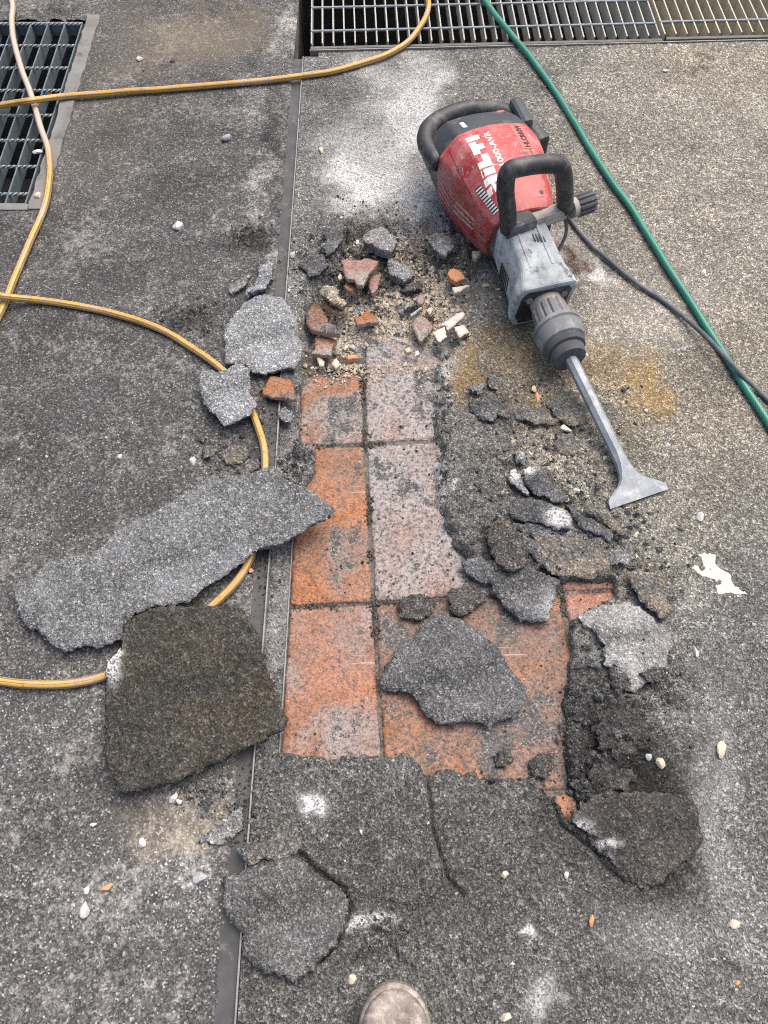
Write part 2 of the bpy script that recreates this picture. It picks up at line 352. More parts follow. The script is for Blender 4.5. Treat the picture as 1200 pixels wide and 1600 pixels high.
# crumbly places: px, py, rx, ry, amplitude, offset (metres)
ROUGH = [(600, 365, 110, 50, .016, -.006), (700, 420, 70, 70, .010, -.005), (510, 400, 50, 60, .016, .001), (830, 740, 110, 100, .012, -.003), (760, 860, 70, 60, .016, 0), (930, 850, 90, 80, .010, 0),
         (950, 1120, 90, 90, .018, -.004), (1000, 1050, 80, 50, .012, -.002), (850, 640, 120, 50, .009, 0), (900, 1230, 60, 40, .012, -.002), (455, 720, 50, 45, .018, .004), (655, 112, 26, 14, .005, -.006),
         (1075, 1090, 24, 24, .008, -.007), (990, 1370, 90, 40, .006, -.002), (600, 1480, 70, 50, .006, -.002), (700, 930, 60, 40, .02, 0), (770, 560, 60, 40, .005, 0), (720, 380, 50, 40, .01, -.003), (460, 650, 40, 60, .008, .002)]
LROUGH = [(385, 372, 28, 16, .010, -.004), (295, 500, 40, 22, .014, .004), (330, 700, 70, 50, .006, .001), (300, 1240, 70, 40, .005, .001), (345, 1290, 40, 40, .008, .003), (340, 20, 60, 20, .006, .002), (270, 770, 40, 30, .006, .003), (75, 20, 60, 20, .008, .003)]
def blob(px, py, L, power=1.5):
    t = np.zeros(px.shape)
    for x, y, rx, ry, a in L: t += a*np.exp(-(((px-x)/rx)**2+((py-y)/ry)**2)**power)
    return t
def zr(x, y):
    """height of the right-hand screed"""
    px, py = PX(x, y)
    z = fbm(x, y, .25, 3, 2)*.004 + vnoise(x, y, .012, 5)*.0009 + vnoise(x, y, .005, 6)*.0006
    cr = fbm(x, y, .022, 9, 4, .6)
    for a, b, rx, ry, am, of in ROUGH:
        wgt = np.exp(-(((px-a)/rx)**2+((py-b)/ry)**2)**1.5); z += wgt*(cr*am*1.1+of)
    wob = fbm(x, y, .035, 21, 4, .6)*.016
    dc = sdf(x, y, CRATER)+wob*1.2
    k = sstep(.012, -.016, dc)
    z = z*(1-k) + k*(-.024+fbm(x, y, .035, 33, 4, .62)*.018)
    dd = sdf(x, y, DENT)+wob*.5
    z -= sstep(.003, -.004, dd)*.007
    for P, wd, dp in CRACKS:
        lo, hi = P.min(0)-.03, P.max(0)+.03; m = (x > lo[0]) & (x < hi[0]) & (y > lo[1]) & (y < hi[1])
        if m.any(): z[m] -= dp*sstep(wd, wd*.3, segdist(x[m]+wob[m]*.25, y[m]+wob[m]*.25, P, False))
    dp_ = sdf(x, y, PLATE)+wob*.2
    z = z+.010*sstep(.001, -.003, dp_)*np.exp(-np.minimum(segdist(x, y, CRACKS[0][0], False), 1)/.07)*(dp_ < 1)
    dh = sdf(x, y, HOLE)+wob
    z = z + sstep(.02, .002, dh)*sstep(-.002, .006, dh)*cr*.008
    wd = .013*np.exp(-(((px-690)/50)**2+((py-720)/190)**2)**2)+.008*np.exp(-(((px-735)/40)**2+((py-880)/30)**2))
    kk = np.clip((.003+wd-dh)/(.007+2.2*wd), 0, 1)
    z = z*(1-kk)+kk*(TZ-.022)
    return z
def zl(x, y):
    px, py = PX(x, y)
    z = fbm(x, y, .3, 43, 2)*.004+vnoise(x, y, .014, 45)*.0008+vnoise(x, y, .006, 46)*.0005-.001
    cr = fbm(x, y, .022, 49, 4, .6)
    for a, b, rx, ry, am, of in LROUGH:
        wgt = np.exp(-(((px-a)/rx)**2+((py-b)/ry)**2)**1.5); z += wgt*(cr*am*1.3+of)
    d = finx(y)-BAND-x
    return z - sstep(.012, 0, d+fbm(x, y, .03, 51)*.01)*.004

def axis(lo, hi, a, b, s0, s1, far):
    """fine spacing s0..s1 between a and b, growing away from them"""
    out = [a]; 
    while out[-1] < b: out.append(out[-1]+s0+(s1-s0)*(out[-1]-a)/(b-a))
    s = .02
    while out[-1] < hi: out.append(min(hi, out[-1]+s)); s *= 1.6
    pre = []; x = a; s = .02
    while x > lo: x = max(lo, x-s); pre.append(x); s *= 1.6
    return np.array(pre[::-1]+out)
def sheet(name, xs, ys, zf, keep, mat, warp=None):
    X, Y = np.meshgrid(xs, ys)
    if warp is not None: X = warp(X, Y)
    Z = zf(X.ravel(), Y.ravel()).reshape(X.shape)
    far = (np.abs(X) > 1.6) | (Y < -.5) | (Y > 2.7); Z[far] = 0
    ny, nx = X.shape; I = np.arange(nx*ny).reshape(ny, nx)
    F = np.stack([I[:-1, :-1], I[:-1, 1:], I[1:, 1:], I[1:, :-1]], -1).reshape(-1, 4)
    cx = X.ravel()[F].mean(1); cy = Y.ravel()[F].mean(1); F = F[keep(cx, cy)]
    V = np.stack([X.ravel(), Y.ravel(), Z.ravel()], -1)
    used = np.zeros(len(V), bool); used[F.ravel()] = True
    re = np.cumsum(used)-1; V = V[used]; F = re[F]
    me = mesh_np(name, V, F, mat, True)
    return tag(link(name, me), kind='structure'), V
def paint(o, V, tone0, tones, dust, warm, ochre, rust):
    px, py = PX(V[:, 0], V[:, 1]); wx = fbm(V[:, 0], V[:, 1], .12, 71)*60+fbm(V[:, 0], V[:, 1], .02, 73)*16; wy = fbm(V[:, 0], V[:, 1], .12, 72)*60+fbm(V[:, 0], V[:, 1], .02, 74)*16
    qx, qy = np.clip(px+wx, -300, 1500), np.clip(py+wy, -300, 1900)
    me = o.data
    attr(me, 'tone', np.clip(tone0(qx, qy)*(1+blob(qx, qy, tones)), .2, 3)); attr(me, 'dust', np.clip(blob(qx, qy, dust), 0, 1))
    attr(me, 'warm', np.clip(blob(qx, qy, warm), 0, 1)); attr(me, 'ochre', np.clip(blob(qx, qy, ochre), 0, 1)); attr(me, 'rust', np.clip(blob(qx, qy, rust), 0, 1))

# right-hand screed
YS = axis(-14, 16, -.20, 2.36, .0023, .0040, 0)
XR = np.concatenate([np.arange(0, 1.33, .003)])
xx = 1.33; st = .02; ext = []
while xx < 15: xx = min(15, xx+st); ext.append(xx); st *= 1.6
XR = np.concatenate([XR, ext])
o, V = sheet('asphalt_screed', XR, YS, zr, lambda x, y: ~inside(x, y, CHP) & ~((y > 1.97) & (x < -.17) & (y < 2.4)), M['asphalt_right'], lambda X, Y: X+finx(Y)+.0015)
paint(o, V, lambda x, y: 1.10-.38*sstep(600, 1500, y)+.42*sstep(750, 1050, x)*sstep(1000, 250, y),
      [(1000, 1270, 100, 130, -.50), (1040, 1290, 66, 110, -.50), (960, 1200, 90, 60, -.2), (940, 1130, 75, 100, -.5), (750, 750, 60, 110, -.22), (780, 860, 70, 50, -.2), (640, 1330, 260, 150, -.18), (620, 400, 130, 70, -.15), (1150, 1300, 50, 260, .3), (1010, 1470, 80, 60, .25), (1110, 1450, 160, 220, .28),
       (890, 1250, 60, 60, -.2), (655, 110, 26, 14, -.5), (510, 170, 40, 60, -.25), (480, 230, 20, 40, -.3), (1075, 1090, 20, 26, -.55), (990, 1505, 50, 30, -.35), (1110, 1500, 25, 20, -.5), (1090, 850, 130, 130, .1), (1040, 1130, 60, 80, .25), (870, 130, 14, 9, -.4), (1085, 105, 14, 8, -.5), (905, 360, 60, 50, -.25), (590, 1500, 40, 20, -.4), (870, 720, 70, 50, .2)],
      [(650, 150, 45, 70, .75), (590, 240, 70, 70, .45), (620, 300, 90, 45, .6), (560, 300, 40, 30, .3), (580, 110, 30, 40, .4), (473, 1232, 17, 15, 1.6), (860, 1565, 26, 30, .6), (615, 480, 80, 60, .55), (640, 560, 70, 50, .6), (540, 540, 60, 40, .45), (860, 385, 60, 30, .3), (930, 405, 25, 14, .9), (720, 470, 60, 50, .25),
       (870, 810, 18, 14, 1.6), (692, 700, 6, 40, 1.0), (680, 650, 14, 110, .6), (724, 742, 7, 6, .8), (816, 1475, 12, 5, 1.6), (590, 1447, 30, 9, 1.2), (1120, 1240, 40, 200, .12), (1010, 1450, 70, 60, .12), (980, 1000, 60, 60, .15), (1000, 480, 120, 90, .15), (700, 780, 14, 60, .5), (715, 880, 20, 30, .6)],
      [(1050, 300, 330, 330, .75), (1050, 650, 250, 200, .75), (700, 430, 110, 90, .9), (880, 690, 110, 80, .4), (620, 400, 130, 80, .6), (1200, 30, 200, 120, .9), (950, 540, 100, 80, .6), (1080, 880, 120, 90, .35)],
      [(735, 580, 36, 40, .65), (770, 545, 60, 26, .2), (1000, 610, 36, 36, .5), (985, 600, 60, 50, .22), (930, 560, 50, 34, .25), (1030, 640, 20, 14, .4), (830, 640, 70, 22, .45), (840, 560, 60, 50, .35), (1000, 905, 22, 22, .6), (660, 450, 60, 60, .25)],
      [(895, 402, 22, 13, .95), (925, 575, 20, 12, .4), (680, 1395, 40, 10, .0)])
# left-hand old paving (runs on beyond the joint on every side)
XL = []; xx = 0.0
while xx < .95: XL.append(xx); xx += .0036
st = .02
while xx < 15: xx = min(15, xx+st); XL.append(xx); st *= 1.6
XL = -np.array(XL[::-1])
o, V = sheet('old_asphalt_paving', XL, axis(-14, 16, -.20, 2.36, .0027, .0042, 0), zl, lambda x, y: ~((x > PIT[0]) & (x < PIT[1]) & (y > PIT[2]) & (y < PIT[3])), M['asphalt_left'], lambda X, Y: X+finx(Y)-BAND)
paint(o, V, lambda x, y: 1.0+.15*sstep(300, 1600, y),
      [(300, 200, 120, 120, -.1), (60, 600, 100, 200, -.1), (200, 420, 140, 90, -.12), (290, 500, 45, 22, -.4), (385, 372, 26, 16, -.5), (440, 250, 16, 160, -.4), (450, 60, 22, 60, .5), (395, 150, 40, 70, .35), (415, 320, 24, 80, .3), (320, 1330, 60, 130, .35), (280, 1500, 60, 90, .25), (250, 640, 50, 50, -.15)],
      [(290, 1265, 70, 46, .35), (330, 1310, 30, 60, .25), (130, 1400, 120, 90, .12), (330, 700, 90, 50, .16), (400, 330, 30, 60, .22), (140, 330, 90, 60, .10), (100, 1560, 120, 40, .14), (440, 30, 14, 40, .35), (400, 560, 40, 60, .12)],
      [(310, 50, 120, 60, 1.0), (300, 1270, 90, 60, .8), (120, 160, 120, 120, .35)],
      [], [])
# big ground under everything, out to the horizon
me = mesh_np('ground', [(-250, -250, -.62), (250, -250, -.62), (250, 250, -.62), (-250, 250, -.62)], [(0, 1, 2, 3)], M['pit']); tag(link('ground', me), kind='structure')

# ------------------------------------------------------------------ broken slabs and shards
def slab(name, px, z0, thick, mat, label=None, cat=None, gx=0, gy=0, step=None, edge=.004, rough=.0016, grain=.001, bend=0, parent=None, side=None, color=None, group=None, top=True, world=None, under=.003, seed=None, frost=None):
    """a broken plate: outline as seen in the photograph on the plane z0 + gx dx + gy dy (its upper face)"""
    sd_ = seed if seed is not None else int(abs(px[0][0]*7+px[0][1]*13)) if world is None else 5
    if world is None:
        A = np.asarray(px, float); c0 = G(A[:, 0].mean(), A[:, 1].mean(), z0)
        a, b, c = ray(A[:, 0], A[:, 1])
        t = (z0-gx*c0[0]-gy*c0[1]-CAM_H)/(c-gx*a-gy*b); Q = np.stack([a*t, b*t], -1)
    else:
        Q = np.asarray(world, float); c0 = np.array([*Q.mean(0), z0])
    ext_ = Q.max(0)-Q.min(0)
    if step is None: step = float(np.clip(ext_.min()/14, .0014, .0032))
    O = []
    for i in range(len(Q)):
        p, q = Q[i], Q[(i+1) % len(Q)]; n = max(1, int(np.linalg.norm(q-p)/(step*1.2)))
        for k in range(n): O.append(p+(q-p)*k/n)
    O = np.array(O); T = np.roll(O, -1, 0)-np.roll(O, 1, 0); T /= np.linalg.norm(T, axis=1)[:, None]+1e-9
    e = fbm(O[:, 0]+sd_*.37, O[:, 1]-sd_*.11, .028, sd_ % 97, 4, .65)*2
    e = e*edge+RNG.normal(0, 1, len(O))*min(edge*.3, .0011)
    O = O+np.stack([T[:, 1], -T[:, 0]], -1)*e[:, None]
    lo, hi = O.min(0)-step, O.max(0)+step
    xs = np.arange(lo[0], hi[0]+step, step); ys = np.arange(lo[1], hi[1]+step, step)
    X, Y = np.meshgrid(xs, ys); ny, nx = X.shape; I = np.arange(nx*ny).reshape(ny, nx)
    F = np.stack([I[:-1, :-1], I[:-1, 1:], I[1:, 1:], I[1:, :-1]], -1).reshape(-1, 4)
    x, y = X.ravel(), Y.ravel()
    F = F[inside(x[F].mean(1), y[F].mean(1), O)]
    used = np.unique(F); re = np.full(len(x), -1); re[used] = np.arange(len(used)); F = re[F]; x, y = x[used], y[used]
    E = np.concatenate([F[:, [0, 1]], F[:, [1, 2]], F[:, [2, 3]], F[:, [3, 0]]])
    key = E.min(1).astype(np.int64)*10**7+E.max(1); u, inv, cnt = np.unique(key, return_inverse=True, return_counts=True)
    B = E[cnt[inv] == 1]; bv = np.unique(B)
    for v in bv:                                                         # seat the rim on the outline
        d = (O[:, 0]-x[v])**2+(O[:, 1]-y[v])**2; k = d.argmin()
        if d[k] < (2.2*step)**2: x[v], y[v] = O[k]
    x = x+RNG.normal(0, step*.10, len(x)); y = y+RNG.normal(0, step*.10, len(x))
    de = np.minimum(segdist(x, y, O), .03)
    dx, dy = x-c0[0], y-c0[1]
    z = z0+gx*dx+gy*dy+bend*(dx*dx+dy*dy)
    z = z+fbm(x, y, .05, sd_ % 89, 4)*rough*1.6+vnoise(x, y, .011, 7)*grain+vnoise(x, y, .005, 8)*grain*.5 - np.maximum(0, .004-de)**2/.004*.6*min(1, thick/.008)
    if edge > .002: z = z-np.maximum(0, .012-de)/.012*np.maximum(0, fbm(x, y, .02, sd_ % 83, 3, .6))*min(.012, thick)*1.1
    n = len(x); inn = under+RNG.random(n)*under
    cx, cy = O.mean(0); L = np.hypot(x-cx, y-cy)+1e-6; isb = np.zeros(n); isb[bv] = 1
    V = np.concatenate([np.stack([x, y, z], -1), np.stack([x-(x-cx)/L*inn*isb, y-(y-cy)/L*inn*isb, z0+gx*dx+gy*dy+bend*(dx*dx+dy*dy)-thick+RNG.normal(0, .0006, n)], -1)])
    S = np.stack([B[:, 1], B[:, 0], B[:, 0]+n, B[:, 1]+n], -1)
    FF = np.concatenate([F, F[:, ::-1]+n, S]); fm = np.concatenate([np.zeros(len(F)), np.ones(len(F)+len(S))]).astype(int)
    org = np.array([c0[0], c0[1], z0-thick])
    me = mesh_np(name, V-org, FF, [mat, side or mat], False, fm)
    if frost:
        fx_, fy_ = PX(V[:, 0], V[:, 1], V[:, 2]); attr(me, 'frost', np.clip(blob(fx_+fbm(V[:, 0], V[:, 1], .03, 61)*14, fy_+fbm(V[:, 0], V[:, 1], .03, 62)*14, frost), 0, 1))
    sm = np.ones(len(FF), bool); sm[len(F):] = False; me.polygons.foreach_set('use_smooth', sm)
    ob = link(name, me, parent, org)
    if label: tag(ob, label, cat, group or {'asphalt_piece': 'broken asphalt pieces round the patch', 'tile_shard': 'broken tile shards', 'stone_chip': 'stone chips in the broken hole'}.get(name))
    if color: ob.color = (*color, 1)
    return ob

# ---- tiles: a bed with each tile a child
bed = mesh_np('tile_bed', [(-.205, .10, TZ-.0028), (.42, .10, TZ-.0028), (.42, 1.0, TZ-.0028), (-.205, 1.0, TZ-.0028)], [(0, 1, 2, 3)], M['mortar'])
bed = tag(link('tile_bed', bed), kind='structure')
J = G(570.5, 694, TZ)[:2]; th = math.radians(3.3); e1 = np.array([math.cos(th), math.sin(th)]); e2 = np.array([math.sin(th), -math.cos(th)]); TP = .3185; jg = .0035
def clipx(P):                                                            # trim a tile at the metal flange on its left
    out = []
    lim = lambda y: float(finx(np.array([y]))[0])+.0375
    for i in range(len(P)):
        p, q = P[i], P[(i+1) % len(P)]; a, b = p[0]-lim(p[1]), q[0]-lim(q[1])
        if a >= 0: out.append(p)
        if a*b < 0: out.append(p+(q-p)*a/(a-b))
    return out
TILES = [(-1, -1, (.15, .48, .48), ''), (0, -1, (.95, .72, .46), ''), (-1, 0, (.10, .30, .40), ''), (0, 0, (.90, .64, .46), ''), (-1, 1, (.50, .40, .34), ''), (0, 1, (.25, .26, .52), ''), (1, 1, (.6, .25, .2), ''), (1, 0, (.5, .3, .4), ''), (-1, 2, (.4, .3, .3), ''), (0, 2, (.3, .2, .4), ''), (1, 2, (.3, .2, .5), '')]
for c, r, col, _ in TILES:
    P = [J+e1*TP*(c+a)+e2*TP*(r+b)+e1*(jg if a == 0 else -jg)+e2*(jg if b == 0 else -jg) for a, b in ((0, 0), (0, 1), (1, 1), (1, 0))]
    if r == -1:                                                          # broken off by the chisel along their far side
        if c == -1: brk = [(566, 588), (545, 580), (520, 592), (498, 584), (474, 592)]
        else: brk = [(684, 560), (668, 540), (640, 530), (618, 522), (590, 530), (572, 525)]
        bp = [q for q in gp(brk, TZ)]
        P = [P[1], P[2], *bp] if c == 0 else [P[1], P[2], *bp]
    P = clipx(P)
    ob = slab('tile', None, TZ, .009, M['tile'], world=P, edge=.0009 if r > -1 else .0016, rough=.0008, grain=.0003, step=.004, parent=bed, side=M['biscuit'], color=col, under=.0005)
# ---- joint profile
jr = link('expansion_joint', None); jr.location = (float(finx(np.array([.9]))[0]), .9, 0)
tag(jr, 'long metal and rubber floor joint strip between the old paving and the screed', 'joint strip')
jl = np.array(jr.location)
def ribbon(name, off0, off1, z0, z1, mat, y0, y1, n=60, wob=0, parent=jr):
    ys = np.linspace(y0, y1, n); fx = finx(ys); V = []
    for x, y in zip(fx, ys):
        d = wob*math.sin(y*9)
        V += [(x+off0+d, y, z0), (x+off1+d, y, z0), (x+off1+d, y, z1), (x+off0+d, y, z1)]
    F = []
    for i in range(n-1):
        for k in range(4): F.append((i*4+k, i*4+(k+1) % 4, i*4+4+(k+1) % 4, i*4+4+k))
    F += [(0, 3, 2, 1), (n*4-4, n*4-3, n*4-2, n*4-1)]
    me = mesh_np(name, np.array(V)-jl, F, mat); bm = bmesh.new(); bm.from_mesh(me); bmesh.ops.recalc_face_normals(bm, faces=bm.faces); bm.to_mesh(me); bm.free()
    return link(name, me, parent)
ribbon('rubber_insert', -BAND-.004, -.0022, -.03, -.0055, M['rubber_joint'], -4, 1.966)
ribbon('metal_edge', -.0020, .0004, -.03, .0022, M['alu'], -4, 1.966)
ribbon('flange', .0006, .034, -.028, TZ+.002, M['flange'], -.2, 1.0)
ribbon('flange_lip', .0342, .036, -.028, TZ+.005, M['alu'], .1, .82)
# ---- left pit with its concrete frame
pr = link('drain_pit', None); pr.location = ((PIT[0]+PIT[1])/2, (PIT[2]+PIT[3])/2, -.5); tag(pr, kind='structure'); pl = Vector(pr.location)
bm = bmesh.new()
x0, x1, y0, y1 = PIT
for c, s in (((x1+.02, (y0+y1)/2, -.26), (.04, y1-y0+.08, .48)), ((x0-.02, (y0+y1)/2, -.26), (.04, y1-y0+.08, .48)), (((x0+x1)/2, y1+.02, -.26), (x1-x0, .04, .48)), (((x0+x1)/2, y0-.02, -.26), (x1-x0, .04, .48)), (((x0+x1)/2, (y0+y1)/2, -.515), (x1-x0+.08, y1-y0+.08, .03))):
    box(bm, Vector(c)-pl, s)
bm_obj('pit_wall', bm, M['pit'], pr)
def rough_bar(name, c, s, mat, parent, org, n=36, amp=.003):
    """a kerb-like concrete bar along Y with worn edges"""
    bm = bmesh.new(); box(bm, (0, 0, 0), s); bmesh.ops.subdivide_edges(bm, edges=[e for e in bm.edges if abs((e.verts[0].co-e.verts[1].co).y) > .1], cuts=n)
    for v in bm.verts: v.co.x += random.uniform(-amp, amp); v.co.z += random.uniform(-.001, .001)
    return bm_obj(name, bm, mat, parent, loc=Vector(c)-Vector(org))
rough_bar('frame_edge', (x1+.019, (y0+y1)/2+.004, -.012), (.033, y1-y0+.03, .030), M['concrete'], pr, pl)
bm = bmesh.new(); box(bm, (0, 0, 0), (x1-x0, .018, .03)); bm_obj('frame_edge', bm, M['concrete'], pr, loc=Vector(((x0+x1)/2, y0-.004, -.014))-pl)
def twisted(bm, p, q, r, turns=None):
    """twisted square rod"""
    p, q = Vector(p), Vector(q); d = (q-p); L = d.length; d.normalize(); n = int(L/.006); up = Vector((0, 0, 1)); s = d.cross(up)
    prev = None
    for i in range(n+1):
        a = i/n*L/.05*math.pi*2; c = p+d*L*i/n
        ring = [bm.verts.new(c+(s*math.cos(a+k*math.pi/2)+up*math.sin(a+k*math.pi/2))*r) for k in range(4)]
        if prev:
            for k in range(4): bm.faces.new((prev[k], prev[(k+1) % 4], ring[(k+1) % 4], ring[k]))
        prev = ring
def shared(name, me, parent, loc): return link(name, me, parent, loc)
gr = link('drain_grate', None); gr.location = (x0+.02, y0+.01, 0); tag(gr, 'square-mesh galvanised grate over the dark pit at the left', 'drain grate'); gl = Vector(gr.location)
gx1, gy0, gy1 = x1-.012, y0+.012, y1-.004
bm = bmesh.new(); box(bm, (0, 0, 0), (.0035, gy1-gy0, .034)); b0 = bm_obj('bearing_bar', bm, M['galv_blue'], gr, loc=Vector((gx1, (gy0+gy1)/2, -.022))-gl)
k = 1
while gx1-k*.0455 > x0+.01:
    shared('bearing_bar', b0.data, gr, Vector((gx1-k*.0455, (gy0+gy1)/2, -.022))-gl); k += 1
bm = bmesh.new(); twisted(bm, (x0+.02-gx1, 0, 0), (0, 0, 0), .0042); c0_ = None
rows = [G(60, 34)[1]]+[float(G(60, p)[1]) for p in (68, 103, 138, 177, 216, 257, 300)]
c0_ = bm_obj('cross_bar', bm, M['galv'], gr, loc=Vector((gx1, rows[0], -.006))-gl)
for y in rows[1:]: shared('cross_bar', c0_.data, gr, Vector((gx1, float(y), -.006))-gl)
bm = bmesh.new(); box(bm, (0, 0, 0), (gx1-x0-.02, .004, .034)); e0 = bm_obj('end_bar', bm, M['galv'], gr, loc=Vector(((x0+.02+gx1)/2, gy0, -.022))-gl); shared('end_bar', e0.data, gr, Vector(((x0+.02+gx1)/2, gy1, -.022))-gl)
# ---- channel across the top
cr = link('drain_channel', None); cr.location = (*ch(.8, CHW/2), -.4); tag(cr, kind='structure'); cl = Vector(cr.location); RZ = Matrix.Rotation(math.atan2(chd[1], chd[0]), 3, 'Z')
bm = bmesh.new()
for u, v, z, s in ((.87, -.012, -.222, (1.8, .024, .40)), (.87, CHW+.012, -.222, (1.8, .024, .40)), (-.055, CHW/2, -.24, (.04, CHW+.3, .40)), (1.77, CHW/2, -.222, (.04, CHW, .40)), (.86, CHW/2, -.43, (1.86, CHW+.1, .03))):
    p = ch(u, v); box(bm, Vector((*p, z))-cl, s, RZ)
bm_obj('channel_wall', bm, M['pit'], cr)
bm = bmesh.new(); p = ch(.86, -.0015); box(bm, Vector((*p, -.010))-cl, (1.72, .003, .028), RZ); bm_obj('angle_frame', bm, M['alu'], cr)
SPLIT = float(np.dot(G(1041, 70)[:2]-CH0, chd))
def channel_grate(u0, u1, label, m1, m2, z=0.0, flip=0, lean=0):
    g = link('channel_grate', None); g.location = (*ch(u0, .01), -.03); g.rotation_euler = (0, 0, math.atan2(chd[1], chd[0])); tag(g, label, 'drain grate', 'grates in a row over the channel')
    L = u1-u0; n = int(round(L/.0292)); W = CHW-.02; base = .03+z
    bm = bmesh.new(); box(bm, (0, 0, 0), (.0034, W-.03, .040), Matrix.Rotation(lean, 3, 'Y')); b = bm_obj('bearing_bar', bm, [m1], g, loc=(0.004, .012+W/2, base-.022))
    for i in range(1, n+1): link('bearing_bar', b.data, g, (.004+i*(L-.008)/n, .012+W/2, base-.022))
    bm = bmesh.new(); bmesh.ops.create_cone(bm, segments=8, radius1=.0036, radius2=.0036, depth=L-.006, matrix=Matrix.Rotation(math.pi/2, 4, 'Y')); cb = bm_obj('cross_bar', bm, m2, g, smooth=True, loc=(L/2, .082, base-.003))
    link('cross_bar', cb.data, g, (L/2, .190, base-.003)); link('cross_bar', cb.data, g, (L/2, .298, base-.003))
    bm = bmesh.new(); box(bm, (0, 0, 0), (L-.003, .011, .032)); fb = bm_obj('end_bar', bm, M['bar_dark'], g, bevel=.0015, loc=(L/2, .006, base-.0165)); link('end_bar', fb.data, g, (L/2, W, base-.0165))
channel_grate(0, SPLIT-.003, 'galvanised channel grate on the left half, crossed by the yellow and green hoses', M['galv_side'], M['galv'])
channel_grate(SPLIT+.003, 1.70, 'channel grate at the top right corner, coloured as if in warm sunlight', M['galv_sunlit'], M['galv'], .003)

# ------------------------------------------------------------------ loose slabs of screed
Z8 = lambda p: zpts(p, 0, 700, 1/2.222)
Z7 = lambda p: zpts(p, 290, 380, 1/4.212)
Z3 = lambda p: zpts(p, 430, 880, 1/2.4)
Z4 = lambda p: zpts(p, 720, 860, .4)
Z2 = lambda p: zpts(p, 660, 560, 1/3.0)
Z5 = lambda p: zpts(p, 280, 1140, .4)
ZA = lambda p: zpts(p, 440, 320, 1/7.5)
ZB = lambda p: zpts(p, 440, 440, 1/7.5)
ZC = lambda p: zpts(p, 600, 380, 1/7.5)
Z6 = lambda p: zpts(p, 430, 320, 1/3.636)
S = 'asphalt_piece'; CS = 'asphalt piece'
slab(S, Z8([(40, 490), (60, 465), (110, 440), (160, 395), (260, 360), (330, 350), (380, 310), (470, 250), (560, 195), (640, 150), (700, 120), (800, 90), (900, 70), (950, 62), (985, 100), (1060, 130), (1110, 160), (1158, 215), (1130, 240), (1010, 310), (960, 335), (880, 350), (830, 400), (770, 445), (650, 530), (600, 540), (540, 545), (470, 580), (425, 640), (420, 665), (330, 690), (280, 685), (215, 712), (180, 690), (165, 660), (105, 625), (70, 590), (60, 550)]),
     .030, .011, M['slab_long'], 'long slate-grey slab lying over the yellow hose and pointing onto the orange tiles', CS, gx=.035, gy=.02, edge=.0032, rough=.003)
slab(S, Z8([(430, 610), (500, 560), (620, 540), (700, 545), (790, 535), (850, 555), (890, 650), (920, 740), (960, 850), (998, 945), (985, 980), (920, 1010), (800, 1065), (700, 1120), (590, 1160), (470, 1190), (400, 1205), (385, 1150), (360, 1050), (355, 900), (360, 830), (370, 745), (425, 690)]),
     .034, .014, M['slab_olive'], 'square dark olive-brown slab lying over the joint strip, rough side up', CS, frost=[(172, 1040, 14, 30, 1.1), (182, 1018, 12, 16, 1.0)], gx=.02, gy=.045, edge=.003, rough=.003, grain=.0016)
slab(S, Z7([(245, 560), (300, 490), (380, 380), (450, 350), (540, 325), (620, 340), (660, 380), (720, 470), (750, 560), (765, 680), (755, 760), (720, 820), (600, 830), (520, 855), (440, 845), (400, 800), (380, 780), (320, 790), (260, 770), (245, 720), (260, 650)]),
     .018, .012, M['slab_grey'], 'rounded pale blue-grey slab lying across the joint strip beside the broken hole', CS, gx=.01, gy=-.03, edge=.0025)
slab(S, Z7([(100, 840), (150, 825), (215, 835), (260, 830), (330, 790), (390, 780), (420, 830), (430, 950), (455, 1060), (420, 1120), (330, 1170), (250, 1205), (210, 1140), (150, 1090), (100, 1030), (90, 950)]),
     .033, .010, M['slab_grey'], 'small blue-grey slab tilted on top of the yellow hose', CS, gx=.06, gy=.05, edge=.0025)
slab(S, Z7([(280, 300), (330, 250), (400, 215), (425, 210), (405, 250), (350, 310), (300, 330)]), .014, .010, M['slab_pale'], 'narrow pale chip of screed, left of a pair beside the strip', CS, gx=.2)
slab(S, Z7([(375, 345), (400, 300), (450, 270), (470, 200), (480, 130), (540, 110), (575, 130), (570, 230), (540, 290), (480, 310), (440, 330)]), .018, .013, M['slab_grey'], 'upright pale grey chip just above the rounded slab', CS, gx=-.1)
slab(S, Z7([(330, 1480), (380, 1440), (470, 1415), (490, 1440), (470, 1480), (400, 1510), (340, 1515)]), .014, .008, M['slab_brown'], 'flat brownish chip against the upper edge of the long slab', CS, gy=.1)
slab(S, Z7([(205, 1390), (280, 1335), (400, 1325), (440, 1390), (350, 1452), (270, 1440)]), .009, .009, M['slab_brown'], 'thin flat flake of screed left of the curving yellow hose', CS)
slab(S, Z7([(110, 1360), (160, 1320), (200, 1360), (165, 1410), (120, 1405)]), .010, .010, M['slab_brown'], 'small brownish lump above the long slab, near a white pebble', CS)
slab(S, Z7([(612, 1120), (650, 1072), (700, 1100), (706, 1160), (660, 1172)]), .012, .016, M['slab_pale'], 'small grey lump on the strip below the orange tile shard', CS)
slab(S, Z3([(395, 440), (420, 370), (440, 325), (510, 285), (560, 215), (620, 180), (700, 210), (760, 255), (850, 330), (880, 390), (950, 465), (945, 510), (920, 550), (890, 580), (830, 590), (800, 610), (740, 590), (680, 600), (610, 600), (560, 570), (530, 520), (500, 490), (440, 475), (405, 470)]),
     .004, .014, M['slab_dark'], 'big charcoal slab lying in the middle of the bared terracotta tiles', CS, gy=.03, edge=.003, rough=.003)
